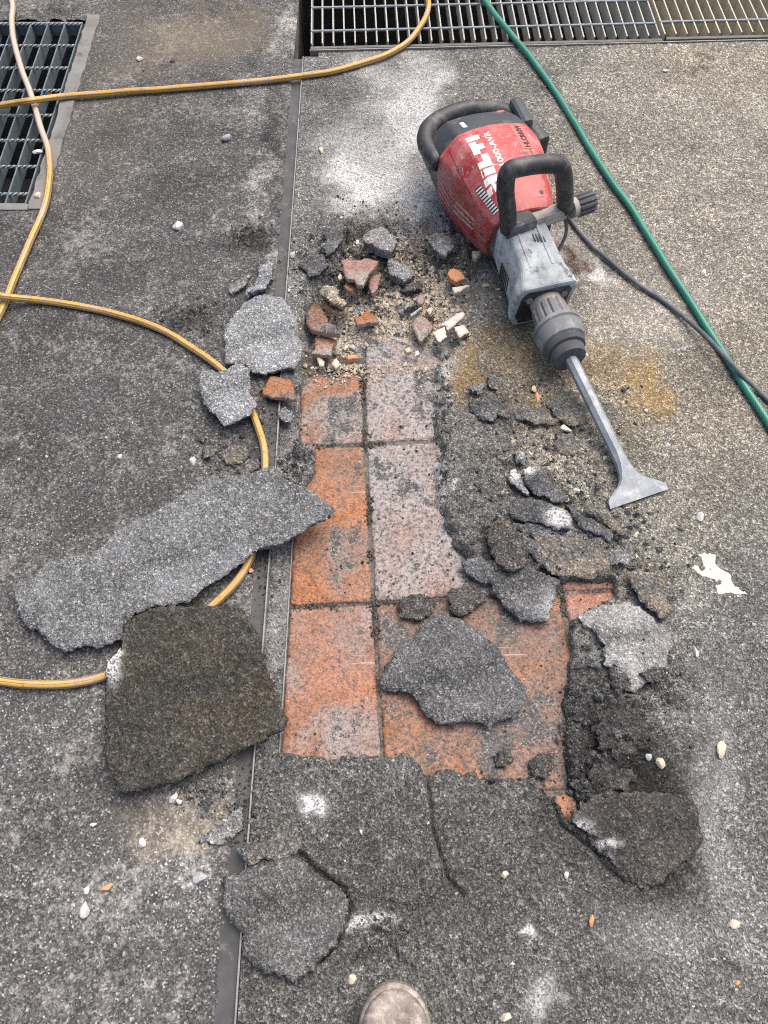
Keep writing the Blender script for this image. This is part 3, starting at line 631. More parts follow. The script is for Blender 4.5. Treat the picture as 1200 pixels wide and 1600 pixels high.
slab(S, Z4([(0, 45), (40, 20), (120, 30), (200, 70), (280, 60), (330, 85), (390, 115), (375, 160), (350, 230), (345, 285), (310, 285), (230, 255), (170, 215), (140, 175), (110, 130), (60, 110), (20, 80)]),
     .006, .014, M['slab_dark'], 'grey slab wedge overhanging the tiles above the big charcoal slab', CS, frost=[(860, 950, 20, 30, .5)], gx=.04, gy=.05, edge=.0035)
slab(S, Z4([(440, 255), (520, 215), (600, 200), (650, 190), (700, 215), (740, 250), (800, 290), (840, 335), (815, 400), (765, 465), (700, 535), (665, 545), (630, 515), (600, 465), (560, 440), (565, 370), (530, 320), (480, 290)]),
     .011, .013, M['slab_pale'], 'pale jagged slab pointing downward, right of the bared tiles', CS, frost=[(1000, 950, 60, 30, .35), (960, 1050, 40, 30, .3)], gy=.03, edge=.006, rough=.009, grain=.002)
slab(S, Z2([(510, 900), (530, 830), (600, 815), (760, 840), (840, 870), (900, 930), (890, 1000), (800, 1030), (700, 1025), (600, 1000), (550, 950)]), .008, .012, M['slab_brown'], 'broad pale slab with a rounded end right below the cracked pieces', CS, gx=-.02, gy=.04, rough=.004)
slab(S, Z4([(650, 95), (690, 65), (760, 90), (800, 140), (825, 230), (790, 262), (730, 215), (690, 170)]), .018, .009, M['slab_brown'], 'yellow-stained flake resting on the pale jagged slab', CS, gx=-.06)
slab(S, Z2([(475, 530), (500, 505), (560, 500), (600, 560), (650, 600), (680, 660), (650, 680), (590, 665), (520, 630), (490, 580)]), .016, .014, M['slab_dark'], 'dark wedge of screed with a whitened corner, between two cracks', CS, frost=[(828, 735, 14, 10, 1.2)], gy=.06, gx=-.03)
slab(S, Z2([(410, 700), (430, 660), (520, 650), (600, 670), (680, 710), (705, 760), (690, 800), (620, 790), (560, 765), (470, 770), (420, 740)]), .014, .014, M['slab_dark'], 'dark oblong slab below the wedge, white spot at its right end', CS, frost=[(874, 808, 16, 13, 1.3)], gx=.05)
slab(S, Z2([(410, 520), (440, 500), (470, 560), (510, 640), (490, 650), (450, 610), (415, 580)]), .010, .011, M['slab_pale'], 'slim whitened sliver left of the dark wedge', CS, frost=[(806, 740, 10, 16, 1.2)], gx=-.1)
slab(S, Z2([(670, 680), (720, 670), (760, 720), (840, 780), (900, 810), (870, 840), (780, 800), (720, 770), (690, 740)]), .010, .012, M['slab_dark'], 'long thin dark strip of screed below the chisel blade', CS)
slab(S, Z2([(740, 700), (790, 675), (850, 710), (920, 760), (955, 810), (930, 820), (870, 780), (800, 730)]), .018, .010, M['slab_brown'], 'long thin brownish strip of screed nearest the chisel blade', CS, gy=.1)
slab(S, Z2([(300, 800), (360, 755), (430, 790), (470, 860), (485, 960), (450, 1000), (380, 990), (330, 950), (310, 880)]), .018, .020, M['clod'], 'crumbly dark brown lump at the corner of the bared tiles', CS, gx=.12, rough=.008, edge=.005)
slab(S, Z2([(430, 770), (520, 770), (600, 775), (625, 810), (560, 835), (480, 830), (450, 810)]), .008, .01, M['slab_dark'], 'little dark slab piece tucked under the oblong slab', CS, gy=-.1)
slab(S, Z2([(215, 200), (270, 170), (340, 170), (375, 210), (360, 250), (330, 290), (270, 275), (235, 240)]), .006, .011, M['slab_dark'], 'dark lifted flake beside the yellow moss stain', CS, gy=.04)
slab(S, Z2([(350, 255), (400, 205), (470, 205), (560, 225), (640, 290), (600, 312), (540, 305), (470, 290), (400, 272)]), .010, .011, M['slab_brown'], 'ochre-stained lifted slab left of the chisel shaft', CS, gy=.05)
slab(S, Z2([(560, 190), (640, 150), (720, 150), (780, 220), (800, 300), (780, 320), (700, 312), (645, 290), (610, 240)]), .008, .012, M['slab_brown'], 'grey lifted slab just left of the chisel shaft', CS, gy=.05)
slab(S, Z2([(830, 225), (880, 215), (960, 280), (940, 318), (880, 335), (850, 300)]), .008, .012, M['slab_brown'], 'grey lifted slab tip just right of the chisel shaft', CS)
slab(S, Z2([(215, 130), (285, 98), (302, 115), (262, 162), (230, 152)]), .020, .014, M['slab_pale'], 'small pale lump on the moss stain', CS)
slab(S, Z2([(300, 72), (350, 68), (372, 110), (352, 142), (310, 132)]), .014, .014, M['slab_brown'], 'round grey lump beside the small pale lump', CS)
slab(S, Z4([(440, 1060), (470, 990), (560, 945), (640, 945), (740, 945), (860, 950), (930, 990), (935, 1100), (930, 1200), (860, 1215), (800, 1300), (730, 1340), (640, 1290), (570, 1200), (500, 1130)]),
     .007, .016, M['slab_damp'], 'wide dark damp slab sunk at the lower right of the broken patch', CS, frost=[(905, 1290, 16, 12, .8), (938, 1322, 10, 8, 1.2), (960, 1315, 14, 7, .8), (955, 1345, 8, 12, .6)], gx=-.03, gy=.02, edge=.005, rough=.005)
slab(S, Z5([(265, 530), (330, 520), (460, 485), (510, 555), (570, 595), (630, 620), (658, 660), (640, 750), (600, 840), (530, 920), (460, 1000), (330, 960), (250, 880), (240, 790), (200, 745), (165, 690), (170, 580), (220, 555)]),
     .016, .014, M['slab_near'], 'broad slab slid over the joint strip at the bottom, left of the boot', CS, gx=.010, gy=.012, edge=.0045, rough=.003)
slab(S, Z5([(218, 470), (260, 450), (330, 430), (390, 400), (465, 385), (475, 460), (400, 495), (340, 520), (270, 540), (245, 515)]),
     .020, .014, M['slab_brown'], 'small olive chip standing on edge above the broad bottom slab', CS, gy=.1)
slab(S, Z5([(60, 440), (130, 390), (190, 330), (255, 290), (258, 375), (215, 415), (150, 445)]), .006, .006, M['slab_pale'], 'thin dusty flake left of the joint strip near the bottom', CS, edge=.003)
slab(S, Z3([(455, 150), (500, 115), (560, 110), (600, 150), (590, 190), (540, 205), (480, 195)]), -.002, .015, M['clod'], 'dark crumbly lump on the tile joint above the charcoal slab', CS, rough=.008, edge=.005)
slab(S, Z3([(640, 120), (700, 60), (760, 80), (790, 130), (740, 170), (690, 190), (650, 165)]), .0, .018, M['clod'], 'dark crumbly lump under the overhanging grey wedge', CS, rough=.008, edge=.006)
slab(S, Z3([(815, 720), (840, 690), (885, 695), (895, 735), (860, 765), (820, 760)]), -.009, .007, M['clod'], 'flat round crumb of asphalt stuck to the lower tile', CS, rough=.005, edge=.004)
slab(S, Z3([(945, 740), (980, 705), (1040, 715), (1050, 770), (1020, 810), (960, 790)]), -.006, .010, M['clod'], 'larger round crumb of asphalt by the rusty tile corner', CS, rough=.006, edge=.004)
slab(S, Z4([(505, 650), (560, 615), (690, 620), (750, 680), (745, 740), (640, 745), (560, 720), (520, 700)]), .006, .012, M['slab_damp'], 'dark flat slab below the point of the pale jagged slab', CS, gy=.04, rough=.004, edge=.004)
slab(S, Z2([(520, 850), (470, 830), (480, 900), (540, 960), (570, 985), (560, 930)]), .012, .012, M['slab_dark'], 'dark sliver beside the gap left of the broad pale slab', CS, gx=.1, rough=.004)
slab(S, Z2([(860, 900), (930, 890), (1000, 930), (960, 965), (890, 960)]), .014, .010, M['slab_pale'], 'small pale chunk at the right end of the broad pale slab', CS, rough=.005)
slab(S, Z2([(640, 360), (700, 350), (740, 400), (720, 440), (650, 440), (620, 400)]), .006, .010, M['slab_brown'], 'low brown lump below the lifted slabs, left of the chisel shaft', CS, rough=.006, edge=.005)
slab(S, Z2([(425, 440), (470, 425), (495, 460), (480, 500), (440, 480)]), .012, .012, M['slab_pale'], 'small frosted lump above the slim whitened sliver', CS, rough=.006)
slab(S, Z4([(530, 730), (600, 725), (680, 750), (690, 790), (600, 800), (545, 780)]), .004, .010, M['slab_damp'], 'damp dark fragment above the wide damp slab, upper of two', CS, rough=.006, edge=.005)
slab(S, Z4([(500, 860), (560, 830), (640, 850), (690, 890), (640, 930), (560, 930), (510, 905)]), .006, .010, M['slab_damp'], 'damp dark fragment above the wide damp slab, lower of two', CS, gy=-.04, rough=.006, edge=.005)
slab(S, Z4([(700, 480), (750, 440), (800, 450), (790, 500), (740, 520)]), .010, .012, M['clod'], 'dark crumbly lump right of the pale slab point', CS, rough=.008, edge=.005)
slab(S, Z4([(590, 470), (640, 480), (660, 540), (610, 560), (570, 520)]), .008, .012, M['clod'], 'dark crumbly lump left of the pale slab point', CS, rough=.008, edge=.005)
# ---- chunks in the broken hole
slab(S, Z6([(500, 180), (560, 130), (610, 110), (660, 170), (700, 210), (650, 250), (590, 240), (510, 215)]), .020, .028, M['slab_pale'], 'pale grey triangular chunk at the top of the broken hole', CS, gy=-.25, rough=.004)
slab(S, Z6([(870, 190), (900, 150), (950, 150), (1000, 180), (1018, 240), (970, 285), (920, 260), (890, 220)]), .018, .016, M['slab_pale'], 'grey chunk beside the red hammer housing', CS, gy=-.1, rough=.005)
slab(S, ZC([(35, 190), (75, 165), (110, 200), (200, 230), (300, 280), (360, 330), (330, 370), (250, 395), (180, 380), (60, 340)]), .010, .022, M['slab_grey'], 'blue-grey chunk right of the pink tile shards in the hole', CS, gy=-.15)
slab(S, ZB([(410, 95), (470, 30), (520, 15), (600, 40), (690, 90), (690, 160), (760, 220), (765, 270), (700, 280), (600, 230), (520, 190), (440, 140)]), .028, .016, M['slab_tan'], 'sandy tan chunk propped on an orange tile shard', CS, gy=-.2, rough=.003)
slab(S, ZC([(180, 780), (240, 700), (300, 640), (360, 660), (380, 720), (300, 770), (250, 850), (190, 840)]), .0, .016, M['slab_grey'], 'knobbly blue-grey crumb in the middle of the rubble', CS, rough=.008, edge=.005)
slab(S, ZC([(190, 560), (250, 480), (330, 430), (450, 470), (460, 530), (350, 560), (250, 590)]), -.004, .016, M['clod'], 'low brown-grey clod below the blue-grey chunk', CS, rough=.007, edge=.005)
slab(S, Z6([(270, 220), (280, 110), (340, 80), (385, 110), (385, 200), (340, 260), (290, 280)]), .012, .012, M['slab_dark'], 'slate piece of screed still standing left of the hole', CS, gy=-.03)
slab(S, Z6([(130, 340), (200, 275), (270, 280), (300, 340), (250, 390), (180, 410)]), .010, .013, M['slab_dark'], 'slate piece of screed still standing beside the strip', CS, gx=.06)
T = 'tile_shard'; CT = 'tile shard'
def shard(px, z, t, label, col, gx=0, gy=0, mat=None, side=None, name=T, cat=CT, **k):
    col = (col[0], min(1, col[1]+.16), min(1, col[2]+.12))
    return slab(name, px, z, t, M[mat or 'tile'], label, cat, gx=gx, gy=gy, edge=.0016, rough=.0012, grain=.0009, side=M[side or 'biscuit'], color=col, under=.0006, **k)
slab('paint_splash', Z4([(905, 65), (940, 50), (925, 15), (960, 5), (1000, 10), (1000, 50), (1050, 90), (1090, 130), (1135, 178), (1000, 178), (985, 120), (940, 105)]), .0022, .003, M['paint'], 'jagged splash of cream paint on the right-hand screed', 'paint splash', edge=.0028, rough=.0003, grain=.0004, step=.002)
shard(Z7([(505, 985), (555, 865), (630, 885), (700, 895), (712, 950), (725, 1025), (640, 1018), (560, 1005)]), .014, .011, 'bright orange tile shard lying on the joint strip', (.05, .12, .30), gy=-.2)
shard(ZA([(688, 632), (930, 640), (970, 610), (1030, 620), (1130, 660), (950, 930), (900, 930), (850, 870), (760, 860), (720, 740)]), .020, .012, 'largest pink triangular tile shard in the broken hole', (.95, .32, .20), gx=.05, gy=-.35)
shard(ZA([(720, 950), (760, 900), (840, 870), (870, 920), (865, 1045), (800, 1010)]), .012, .012, 'small orange shard under the pink triangle', (.1, .2, .35), gx=-.3, gy=-.3)
shard(ZA([(1030, 830), (1155, 810), (1120, 980), (1060, 1035), (1025, 960)]), .010, .012, 'narrow pink shard right of the pink triangle', (.95, .3, .2), gx=.15, gy=-.3)
shard(ZB([(460, 210), (520, 200), (620, 270), (770, 290), (775, 360), (730, 380), (600, 340), (510, 290)]), .010, .012, 'orange tile shard under the sandy tan chunk', (.1, .25, .30), gy=-.3)
shard(ZB([(285, 390), (330, 290), (420, 210), (460, 260), (540, 430), (530, 480), (600, 490), (680, 590), (700, 615), (560, 600), (380, 570), (340, 560), (290, 450)]), .010, .014, 'mottled orange shard leaning at the left wall of the hole', (.15, .3, .42), gx=.2, gy=-.25)
shard(ZB([(840, 400), (930, 390), (1010, 310), (1040, 360), (1110, 400), (1140, 470), (1020, 480), (890, 500)]), .003, .012, 'orange shard lying flat in the middle of the hole', (.05, .25, .22), gy=-.3)
shard(ZB([(390, 650), (490, 630), (650, 680), (590, 770), (580, 850), (320, 840), (400, 790)]), .006, .013, 'orange and grey shard beside the rounded grey slab', (.1, .42, .25), gy=-.25, gx=.1)
shard(ZC([(315, 940), (400, 840), (500, 880), (600, 980), (430, 1160), (380, 1080)]), .004, .012, 'pinkish brown pointed shard right of the rubble', (.9, .45, .25), gx=-.1, gy=-.15)
shard(ZC([(650, 960), (760, 870), (850, 815), (960, 800), (930, 870), (740, 1025), (720, 960)]), .014, .011, 'long pale shard right of the pinkish pointed shard', (0, 0, 0), gx=.1, mat='tile_white', side='tile_white')
shard(ZC([(565, 1050), (710, 970), (735, 1090), (640, 1165)]), .016, .012, 'square white shard below the long pale shard', (0, 0, 0), gx=-.1, gy=-.1, mat='tile_white', side='biscuit')
shard(ZC([(820, 980), (940, 945), (1010, 1040), (880, 1100)]), .014, .012, 'white shard with an orange edge, rightmost of the pale shards', (0, 0, 0), mat='tile_white', side='biscuit', gy=-.1)
shard(ZC([(790, 510), (1010, 470), (1000, 500), (830, 590)]), .012, .010, 'thin white wedge-shaped shard below the hammer nose', (0, 0, 0), mat='tile_white', side='tile_white')
shard(ZC([(745, 350), (770, 300), (820, 285), (900, 330), (950, 400), (840, 450), (770, 400)]), .012, .014, 'salmon coloured stone lump above the white wedge shard', (0, 0, 0), mat='orange_bit', side='orange_bit', gy=-.1)
shard(ZC([(1040, 90), (1140, 75), (1130, 130), (1080, 170), (1050, 150)]), .012, .012, 'cream stone against the red hammer housing', (0, 0, 0), mat='stone_cream', side='stone_cream')
shard(ZC([(370, 660), (410, 590), (470, 620), (485, 660), (440, 710), (400, 710)]), .008, .014, 'little pink and white shard beside the blue-grey crumb', (.9, .5, .1))
shard(ZC([(300, 835), (440, 728), (446, 762), (320, 856)]), .002, .010, 'thin grey sliver standing below the little pink shard', (0, 0, 0), mat='stone_grey', side='stone_grey')
shard(ZC([(480, 770), (560, 730), (590, 770), (540, 825)]), .000, .010, 'small beige shard above the pinkish pointed shard', (0, 0, 0), mat='stone_cream', side='stone_cream')
shard(ZC([(240, 1245), (290, 1215), (318, 1262), (270, 1275)]), .004, .012, 'tiny cream shard at the dusty tile edge, left of two', (0, 0, 0), mat='stone_cream', side='stone_cream')
shard(ZC([(360, 1260), (400, 1240), (430, 1290), (365, 1320)]), .004, .012, 'tiny cream shard at the dusty tile edge, right of two', (0, 0, 0), mat='tile_white', side='tile_white')
for p, l, m in ((ZB([(415, 890), (450, 880), (495, 930), (480, 985), (450, 980)]), 'cream sliver below the orange and grey shard', 'stone_cream'), (ZB([(570, 950), (640, 890), (680, 960), (640, 1005)]), 'beige angular stone just above the orange corner tile', 'stone_cream'),
                (ZB([(760, 870), (830, 840), (900, 880), (770, 920)]), 'tan shard at the corner of the dusty pink tile', 'orange_bit'), (ZB([(700, 770), (760, 740), (780, 770), (740, 800)]), 'tiny cream stone right of the orange and grey shard', 'stone_cream'),
                (ZB([(790, 760), (840, 735), (880, 780), (850, 800)]), 'tiny grey stone near the top of the dusty tile', 'stone_grey'), (ZB([(320, 1000), (370, 980), (385, 1010), (340, 1032)]), 'tiny beige stone left above the corner tile', 'stone_cream')):
    shard(p, .001, .011, l, (0, 0, 0), mat=m, side=m, name='stone_chip', cat='stone')
# ---- pebbles lying about on the paving: centre pixel, half width, half height (pixels), material
def pebble(px, py, rx, ry, mat, label, ang=0.0, h=None, name='pebble', cat='pebble', z=0.0):
    g = G(px, py, z+.003); sc_ = 1.0/np.hypot(*(np.array(PX(g[0]+1e-3, g[1]))-np.array(PX(g[0], g[1]))))*1e-3
    a, b = rx*sc_, ry*sc_*1.15; h = h or min(a, b)*.75
    bm = bmesh.new(); bmesh.ops.create_icosphere(bm, subdivisions=2, radius=1.15)
    r2 = random.Random(int(px*31+py)); ph = [r2.uniform(0, 6.28) for _ in range(6)]
    cuts = [(Vector((r2.uniform(-1, 1), r2.uniform(-1, 1), r2.uniform(-.2, 1))).normalized(), r2.uniform(.42, .75)) for _ in range(9)]
    for v in bm.verts:
        for n, d in cuts*2:
            t = v.co.dot(n)-d
            if t > 0: v.co -= n*t
        v.co = Vector((v.co.x*a, v.co.y*b, max(v.co.z, -.6)*h))
    bmesh.ops.rotate(bm, verts=bm.verts, cent=(0, 0, 0), matrix=Matrix.Rotation(ang, 3, 'Z'))
    return tag(bm_obj(name, bm, M[mat], loc=(g[0], g[1], z+h*.58)), label, cat, 'pebbles and chips scattered on the paving' if name == 'pebble' else None)
for a in [(279, 352, 11, 8, 'stone_white', 'pale grey pebble alone on the dark paving, upper left'), (355, 214, 10, 6, 'stone_grey', 'dark grey pebble below the upper yellow hose', .6), (217, 91, 6, 4, 'stone_white', 'small white flake above the upper yellow hose'),
          (133, 1420, 9, 11, 'stone_white', 'bright white square pebble at the lower left'), (135, 1389, 4, 6, 'stone_white', 'tiny white chip above the bright white pebble'), (221, 1317, 7, 6, 'stone_white', 'white pebble on the paving below the olive slab'),
          (270, 1246, 6, 8, 'stone_white', 'cream pebble touching the olive slab, left of two', -.5), (279, 1252, 5, 4, 'stone_white', 'cream pebble by the olive slab, right of two', .5), (145, 1289, 6, 3, 'stone_white', 'tiny white pebble left of the olive slab foot'),
          (302, 720, 6, 6, 'stone_white', 'white pebble above the long slab'), (550, 1533, 7, 8, 'stone_cream', 'cream pebble left of the boot toe'), (790, 1590, 10, 7, 'stone_cream', 'pale shard right of the boot at the bottom edge', .7),
          (925, 1438, 6, 8, 'orange_bit', 'orange chip alone on the lower right screed'), (1129, 1171, 8, 13, 'stone_cream', 'tall cream pebble at the right edge', -.2), (1033, 1191, 8, 8, 'stone_cream', 'beige round pebble on the damp dark screed'), (1012, 1181, 6, 6, 'stone_grey', 'grey pebble left of the beige round pebble'),
          (1088, 1019, 6, 9, 'stone_white', 'white curl of plaster on the right-hand screed'), (1094, 806, 8, 8, 'stone_white', 'white crumb above the white paint splash'), (1149, 1444, 9, 6, 'stone_cream', 'tan chip near the lower right corner'), (1153, 1536, 5, 4, 'orange_bit', 'tiny orange chip in the lower right corner'),
          (840, 622, 5, 10, 'orange_bit', 'orange tile splinter left of the chisel shaft', -.15), (834, 608, 5, 8, 'stone_cream', 'cream splinter above the orange splinter', .3), (885, 671, 9, 6, 'tile_white', 'cream chip beside the chisel shaft', -.5), (1044, 695, 5, 4, 'stone_white', 'white crumb right of the chisel shaft'),
          (903, 766, 8, 4, 'tile_white', 'cream flake left of the chisel blade', -.4), (995, 834, 5, 7, 'stone_cream', 'cream crumb below the chisel blade', .3), (188, 712, 4, 4, 'stone_white', 'tiny white crumb far left of the curving hose'), (502, 234, 5, 6, 'stone_cream', 'cream crumb on the screed right of the strip top'),
          (312, 1371, 16, 8, 'stone_grey', 'long grey chip left of the broad bottom slab', .1), (166, 1388, 11, 4, 'orange_bit', 'orange tile splinter at the lower left', .5), (886, 1368, 4, 5, 'stone_white', 'white crumb below the damp slab'), (788, 1366, 8, 5, 'stone_cream', 'cream crumb right of the long crack', -.6),
          (1068, 110, 0, 0, '', ''), (1099, 425, 6, 4, 'stone_white', 'white chip right of the green hose', .3), (1068, 545, 6, 5, 'stone_white', 'cream chip below the crossing cables'), (915, 553, 4, 5, 'stone_white', 'white crumb beside the tool chuck'), (1040, 110, 6, 3, 'stone_white', 'white crumb below the warm-toned grate'),
          (600, 470, 0, 0, '', ''), (558, 377, 3, 5, 'stone_white', 'white crumb at the rim of the hole'), (458, 397, 5, 6, 'stone_white', 'white crumb right of the metal strip, upper'), (452, 454, 4, 4, 'stone_white', 'white crumb right of the metal strip, lower'), (391, 890, 5, 4, 'orange_bit', 'pink chip beside the joint strip below the long slab'),
          (532, 432, 4, 6, 'stone_cream', 'cream crumb left of the small orange shard'), (760, 445, 7, 3, 'stone_cream', 'tiny cream flake right of the white wedge shard', .4), (440, 1145, 0, 0, '', ''), (1022, 1262, 0, 0, '', '')]:
    if a[2]: pebble(*a[:6], *(a[6:] or ()))
pebble(60, 237, 9, 4, 'stone_white', 'crumpled scrap of foil caught on the left drain grate', .2, h=.004, name='foil_scrap', cat='scrap', z=-.004)
pebble(59, 305, 7, 6, 'stone_cream', 'beige pebble in the corner of the left drain grate', z=0)

# ------------------------------------------------------------------ hoses and cable
def hose_mat(name, base, base2, stripe, dirt, clear=0.0):
    s = NB(name, .42, .45)
    sep = s.t.nodes.new('ShaderNodeSeparateXYZ'); s.lk(s.uv, sep.inputs[0]); u, v = sep.outputs[0], sep.outputs[1]
    c = s.mix(s.ramp(s.noise(18, 5, .6), [(.35, 0), (.65, 1)]), base, base2)
    if stripe:
        for p, wd in stripe:
            f = s.math('LESS_THAN', s.math('ABSOLUTE', s.math('SUBTRACT', v, p)), wd)
            c = s.mix(s.math('MULTIPLY', f, .85), c, (.11, .10, .10))
    c = s.mix(s.math('MULTIPLY', s.ramp(s.noise(9, 6, .7), [(.50, 0), (.68, 1)]), .75), c, dirt)
    c = s.mix(s.math('MULTIPLY', s.ramp(s.noise(120, 4, .7), [(.56, 0), (.68, 1)]), .5), c, (.06, .05, .04))
    return s, c, u, v
s, c, u, v = hose_mat('yellow_rubber_hose', (.56, .33, .070), (.46, .255, .05), [(.40, .03), (.53, .014), (.68, .03), (.30, .014), (.12, .03)], (.40, .33, .27))
HOSE_PALE = (s, u)
pale = s.t.nodes.new('ShaderNodeMapRange'); pale.interpolation_type = 'SMOOTHSTEP'; s.lk(s.math('ABSOLUTE', s.math('SUBTRACT', u, 5.0)), pale.inputs[0]); pale.inputs[1].default_value = .25; pale.inputs[2].default_value = .5; pale.inputs[3].default_value = .75; pale.inputs[4].default_value = 0
c = s.mix(pale.outputs[0], c, (.42, .36, .33))                                                     # a bleached, dust-caked length
M['hose_yellow'] = s.done(c, s.bump(s.noise(200, 3), .1, .0006))
s, c, u, v = hose_mat('green_braided_hose', (.006, .15, .098), (.004, .11, .072), None, (.05, .19, .14))
fu = s.math('SINE', s.math('ADD', s.math('MULTIPLY', u, 900.0), s.math('MULTIPLY', v, 62.8))); fv = s.math('SINE', s.math('SUBTRACT', s.math('MULTIPLY', u, 900.0), s.math('MULTIPLY', v, 62.8)))
br = s.math('MAXIMUM', s.math('GREATER_THAN', fu, .72), s.math('GREATER_THAN', fv, .72))
c = s.mix(s.math('MULTIPLY', br, .30), c, (.12, .40, .32))
M['hose_green'] = s.done(c, None, .3)
M['cable'] = plain('black_rubber_cable', (.072, .082, .100), (.105, .115, .130), .75, .3, 0, 14, (.20, .20, .205), (.46, .7), .15)
def lay(pts, r, n=10):
    P = catmull([G(px, py, r+z) if len(q) == 0 or q[0] is None else G(px, py, r+z) for px, py, z, *q in pts], n)
    P[:, 0] += vnoise(P[:, 1], P[:, 0], .07, 5)*.004; P[:, 1] += vnoise(P[:, 0], P[:, 1], .07, 6)*.004
    return P
yel = [(655, -330, 0), (664, -120, .002), (666, -25, .004), (669, 12, .004), (655, 44, .004), (628, 72, .003), (560, 101, .001), (470, 119, .001), (350, 132, .001), (230, 141, .001), (110, 150, .003), (75, 154, .011), (46, 158, .022), (20, 162, .012), (-10, 167, .005),
       (-120, 185, .002), (-330, 170, .001), (-480, 60, .001), (-430, -90, .001), (-250, -150, .001), (-90, -110, .001), (-10, -50, .002), (18, 0, .004), (18, 36, .004), (26, 80, .004), (40, 125, .002), (54, 165, .001), (66, 205, .002), (77, 245, .003), (78, 285, .003), (68, 330, .002), (44, 385, .001), (20, 440, .001), (0, 488, .001),
       (-60, 600, .001), (-180, 690, .001), (-330, 660, .001), (-370, 540, .001), (-270, 460, .001), (-120, 448, .003), (-50, 455, .008), (0, 463, .019), (25, 466, .010), (70, 471, .001), (130, 480, .001), (190, 494, .001), (240, 511, .001), (290, 538, .001), (335, 568, .001), (372, 605, .001), (396, 645, .001), (409, 690, .001), (413, 725, .001),
       (412, 780, .001), (400, 845, .001), (381, 890, .001), (340, 937, .001), (290, 985, .001), (235, 1028, .001), (165, 1056, .001), (110, 1067, .001), (50, 1069, .001), (0, 1063, .001), (-120, 1040, .001), (-400, 960, .001)]
yh = lay(yel, .0072)
seg = np.concatenate([[0], np.cumsum(np.linalg.norm(np.diff(yh, axis=0), axis=1))]); kk_ = int(np.argmin(np.linalg.norm(yh[:, :2]-G(30, 95, 0)[:2], axis=1)+np.where(np.arange(len(yh)) < 180, 9, 0)))
for nd in HOSE_PALE[0].t.nodes:
    if nd.type == 'MATH' and nd.operation == 'SUBTRACT' and abs(nd.inputs[1].default_value-5.0) < 1e-6: nd.inputs[1].default_value = float(seg[kk_])
tag(tube('air_hose', yh, .0072, M['hose_yellow']), 'long dirty yellow rubber hose looping across the left side of the floor', 'hose')
grn = [(560, -420, 0), (690, -110, .003), (755, -2, .004), (790, 42, .004), (825, 84, .003), (868, 143, .001), (905, 205, .001), (945, 268, .001), (985, 325, .001), (1035, 404, .001), (1080, 474, .001), (1120, 536, .001), (1160, 598, .001), (1205, 668, .001), (1290, 800, .001), (1500, 1000, .001)]
tag(tube('garden_hose', lay(grn, .0074), .0074, M['hose_green']), 'translucent green braided hose running down the right side', 'hose')

# ------------------------------------------------------------------ demolition hammer
M['red'] = None
s = NB('red_plastic_housing', .42, .4)
c = s.mix(s.ramp(s.noise(9, 4), [(.4, 0), (.6, 1)]), (.36, .030, .030), (.29, .022, .024))
c = s.mix(s.math('MULTIPLY', s.ramp(s.noise(22, 8, .72), [(.40, 0), (.70, 1)]), .72), c, (.50, .27, .26))          # cement dust rubbed in
c = s.mix(s.math('MULTIPLY', s.ramp(s.noise(38, 5, .6, 1.5), [(.60, 0), (.66, 1)]), .6), c, (.075, .02, .018))       # scuffs
c = s.mix(s.math('MULTIPLY', s.ramp(s.noise(75, 6, .75, .8), [(.60, 0), (.66, 1)]), .75), c, (.55, .48, .45))
M['red'] = s.done(c, s.bump(s.noise(140, 5, .7), .12, .001), s.ramp(s.noise(22, 8, .72), [(.4, .38), (.7, .75)]))
M['black'] = plain('black_rubbery_plastic', (.018, .021, .024), (.034, .036, .040), .5, .4, 0, 18, (.12, .12, .115), (.50, .72), .25, 220)
M['navy'] = plain('dark_slate_plastic', (.028, .034, .043), (.042, .048, .058), .5, .4, 0, 12, (.15, .155, .16), (.54, .8), .12, 300)
M['castgrey'] = plain('dusty_cast_housing', (.42, .45, .465), (.22, .24, .255), .8, .3, 0, 30, (.10, .11, .12), (.55, .66), .3, 160)
M['castdark'] = plain('dark_dusty_housing', (.10, .105, .11), (.06, .065, .07), .8, .3, 0, 24, (.25, .26, .26), (.55, .72), .3, 160)
M['chuck'] = plain('dusty_grey_rubber', (.20, .205, .21), (.13, .135, .14), .8, .25, 0, 20, (.36, .36, .34), (.52, .75), .2, 200)
M['steel'] = plain('dusty_chisel_steel', (.27, .30, .325), (.19, .21, .23), .6, .45, .3, 26, (.40, .42, .435), (.52, .72), .35, 200)
M['beige_metal'] = plain('dusty_beige_metal', (.40, .37, .33), (.30, .28, .25), .7, .3, .2, 25, (.16, .16, .16), (.56, .7), .2, 200)
M['white_print'] = plain('white_print', (.74, .72, .72), (.66, .62, .62), .6, .3, 0, 70, (.48, .2, .19), (.60, .68))
M['black_print'] = plain('black_print', (.03, .02, .02), (.03, .02, .02), .6, .3)
M['pink_print'] = plain('faded_label_print', (.42, .14, .13), (.40, .11, .10), .6, .3)
M['dustline'] = plain('cement_dust_in_grooves', (.50, .43, .38), (.38, .25, .22), .95, .1, 0, 60, (.36, .08, .07), (.55, .65))
HA, HB = G(736, 198, .11), G(893, 560, .06)
hu = HB-HA; hu[2] = 0; HL = np.linalg.norm(hu); hu /= HL
hr = link('demolition_hammer', None); hr.location = (HA[0], HA[1], 0); hr.rotation_euler = (0, 0, math.atan2(hu[1], hu[0]))
tag(hr, 'red and black electric demolition hammer with a spade chisel lying on the screed', 'demolition hammer')
SECT = [(-.005, .075, .045, .122), (.005, .092, .03, .138), (.03, .108, .012, .156), (.07, .113, .004, .171), (.12, .112, .002, .181), (.17, .104, .002, .186), (.22, .092, .004, .184), (.265, .081, .008, .177), (.295, .073, .014, .169), (.325, .065, .022, .160)]
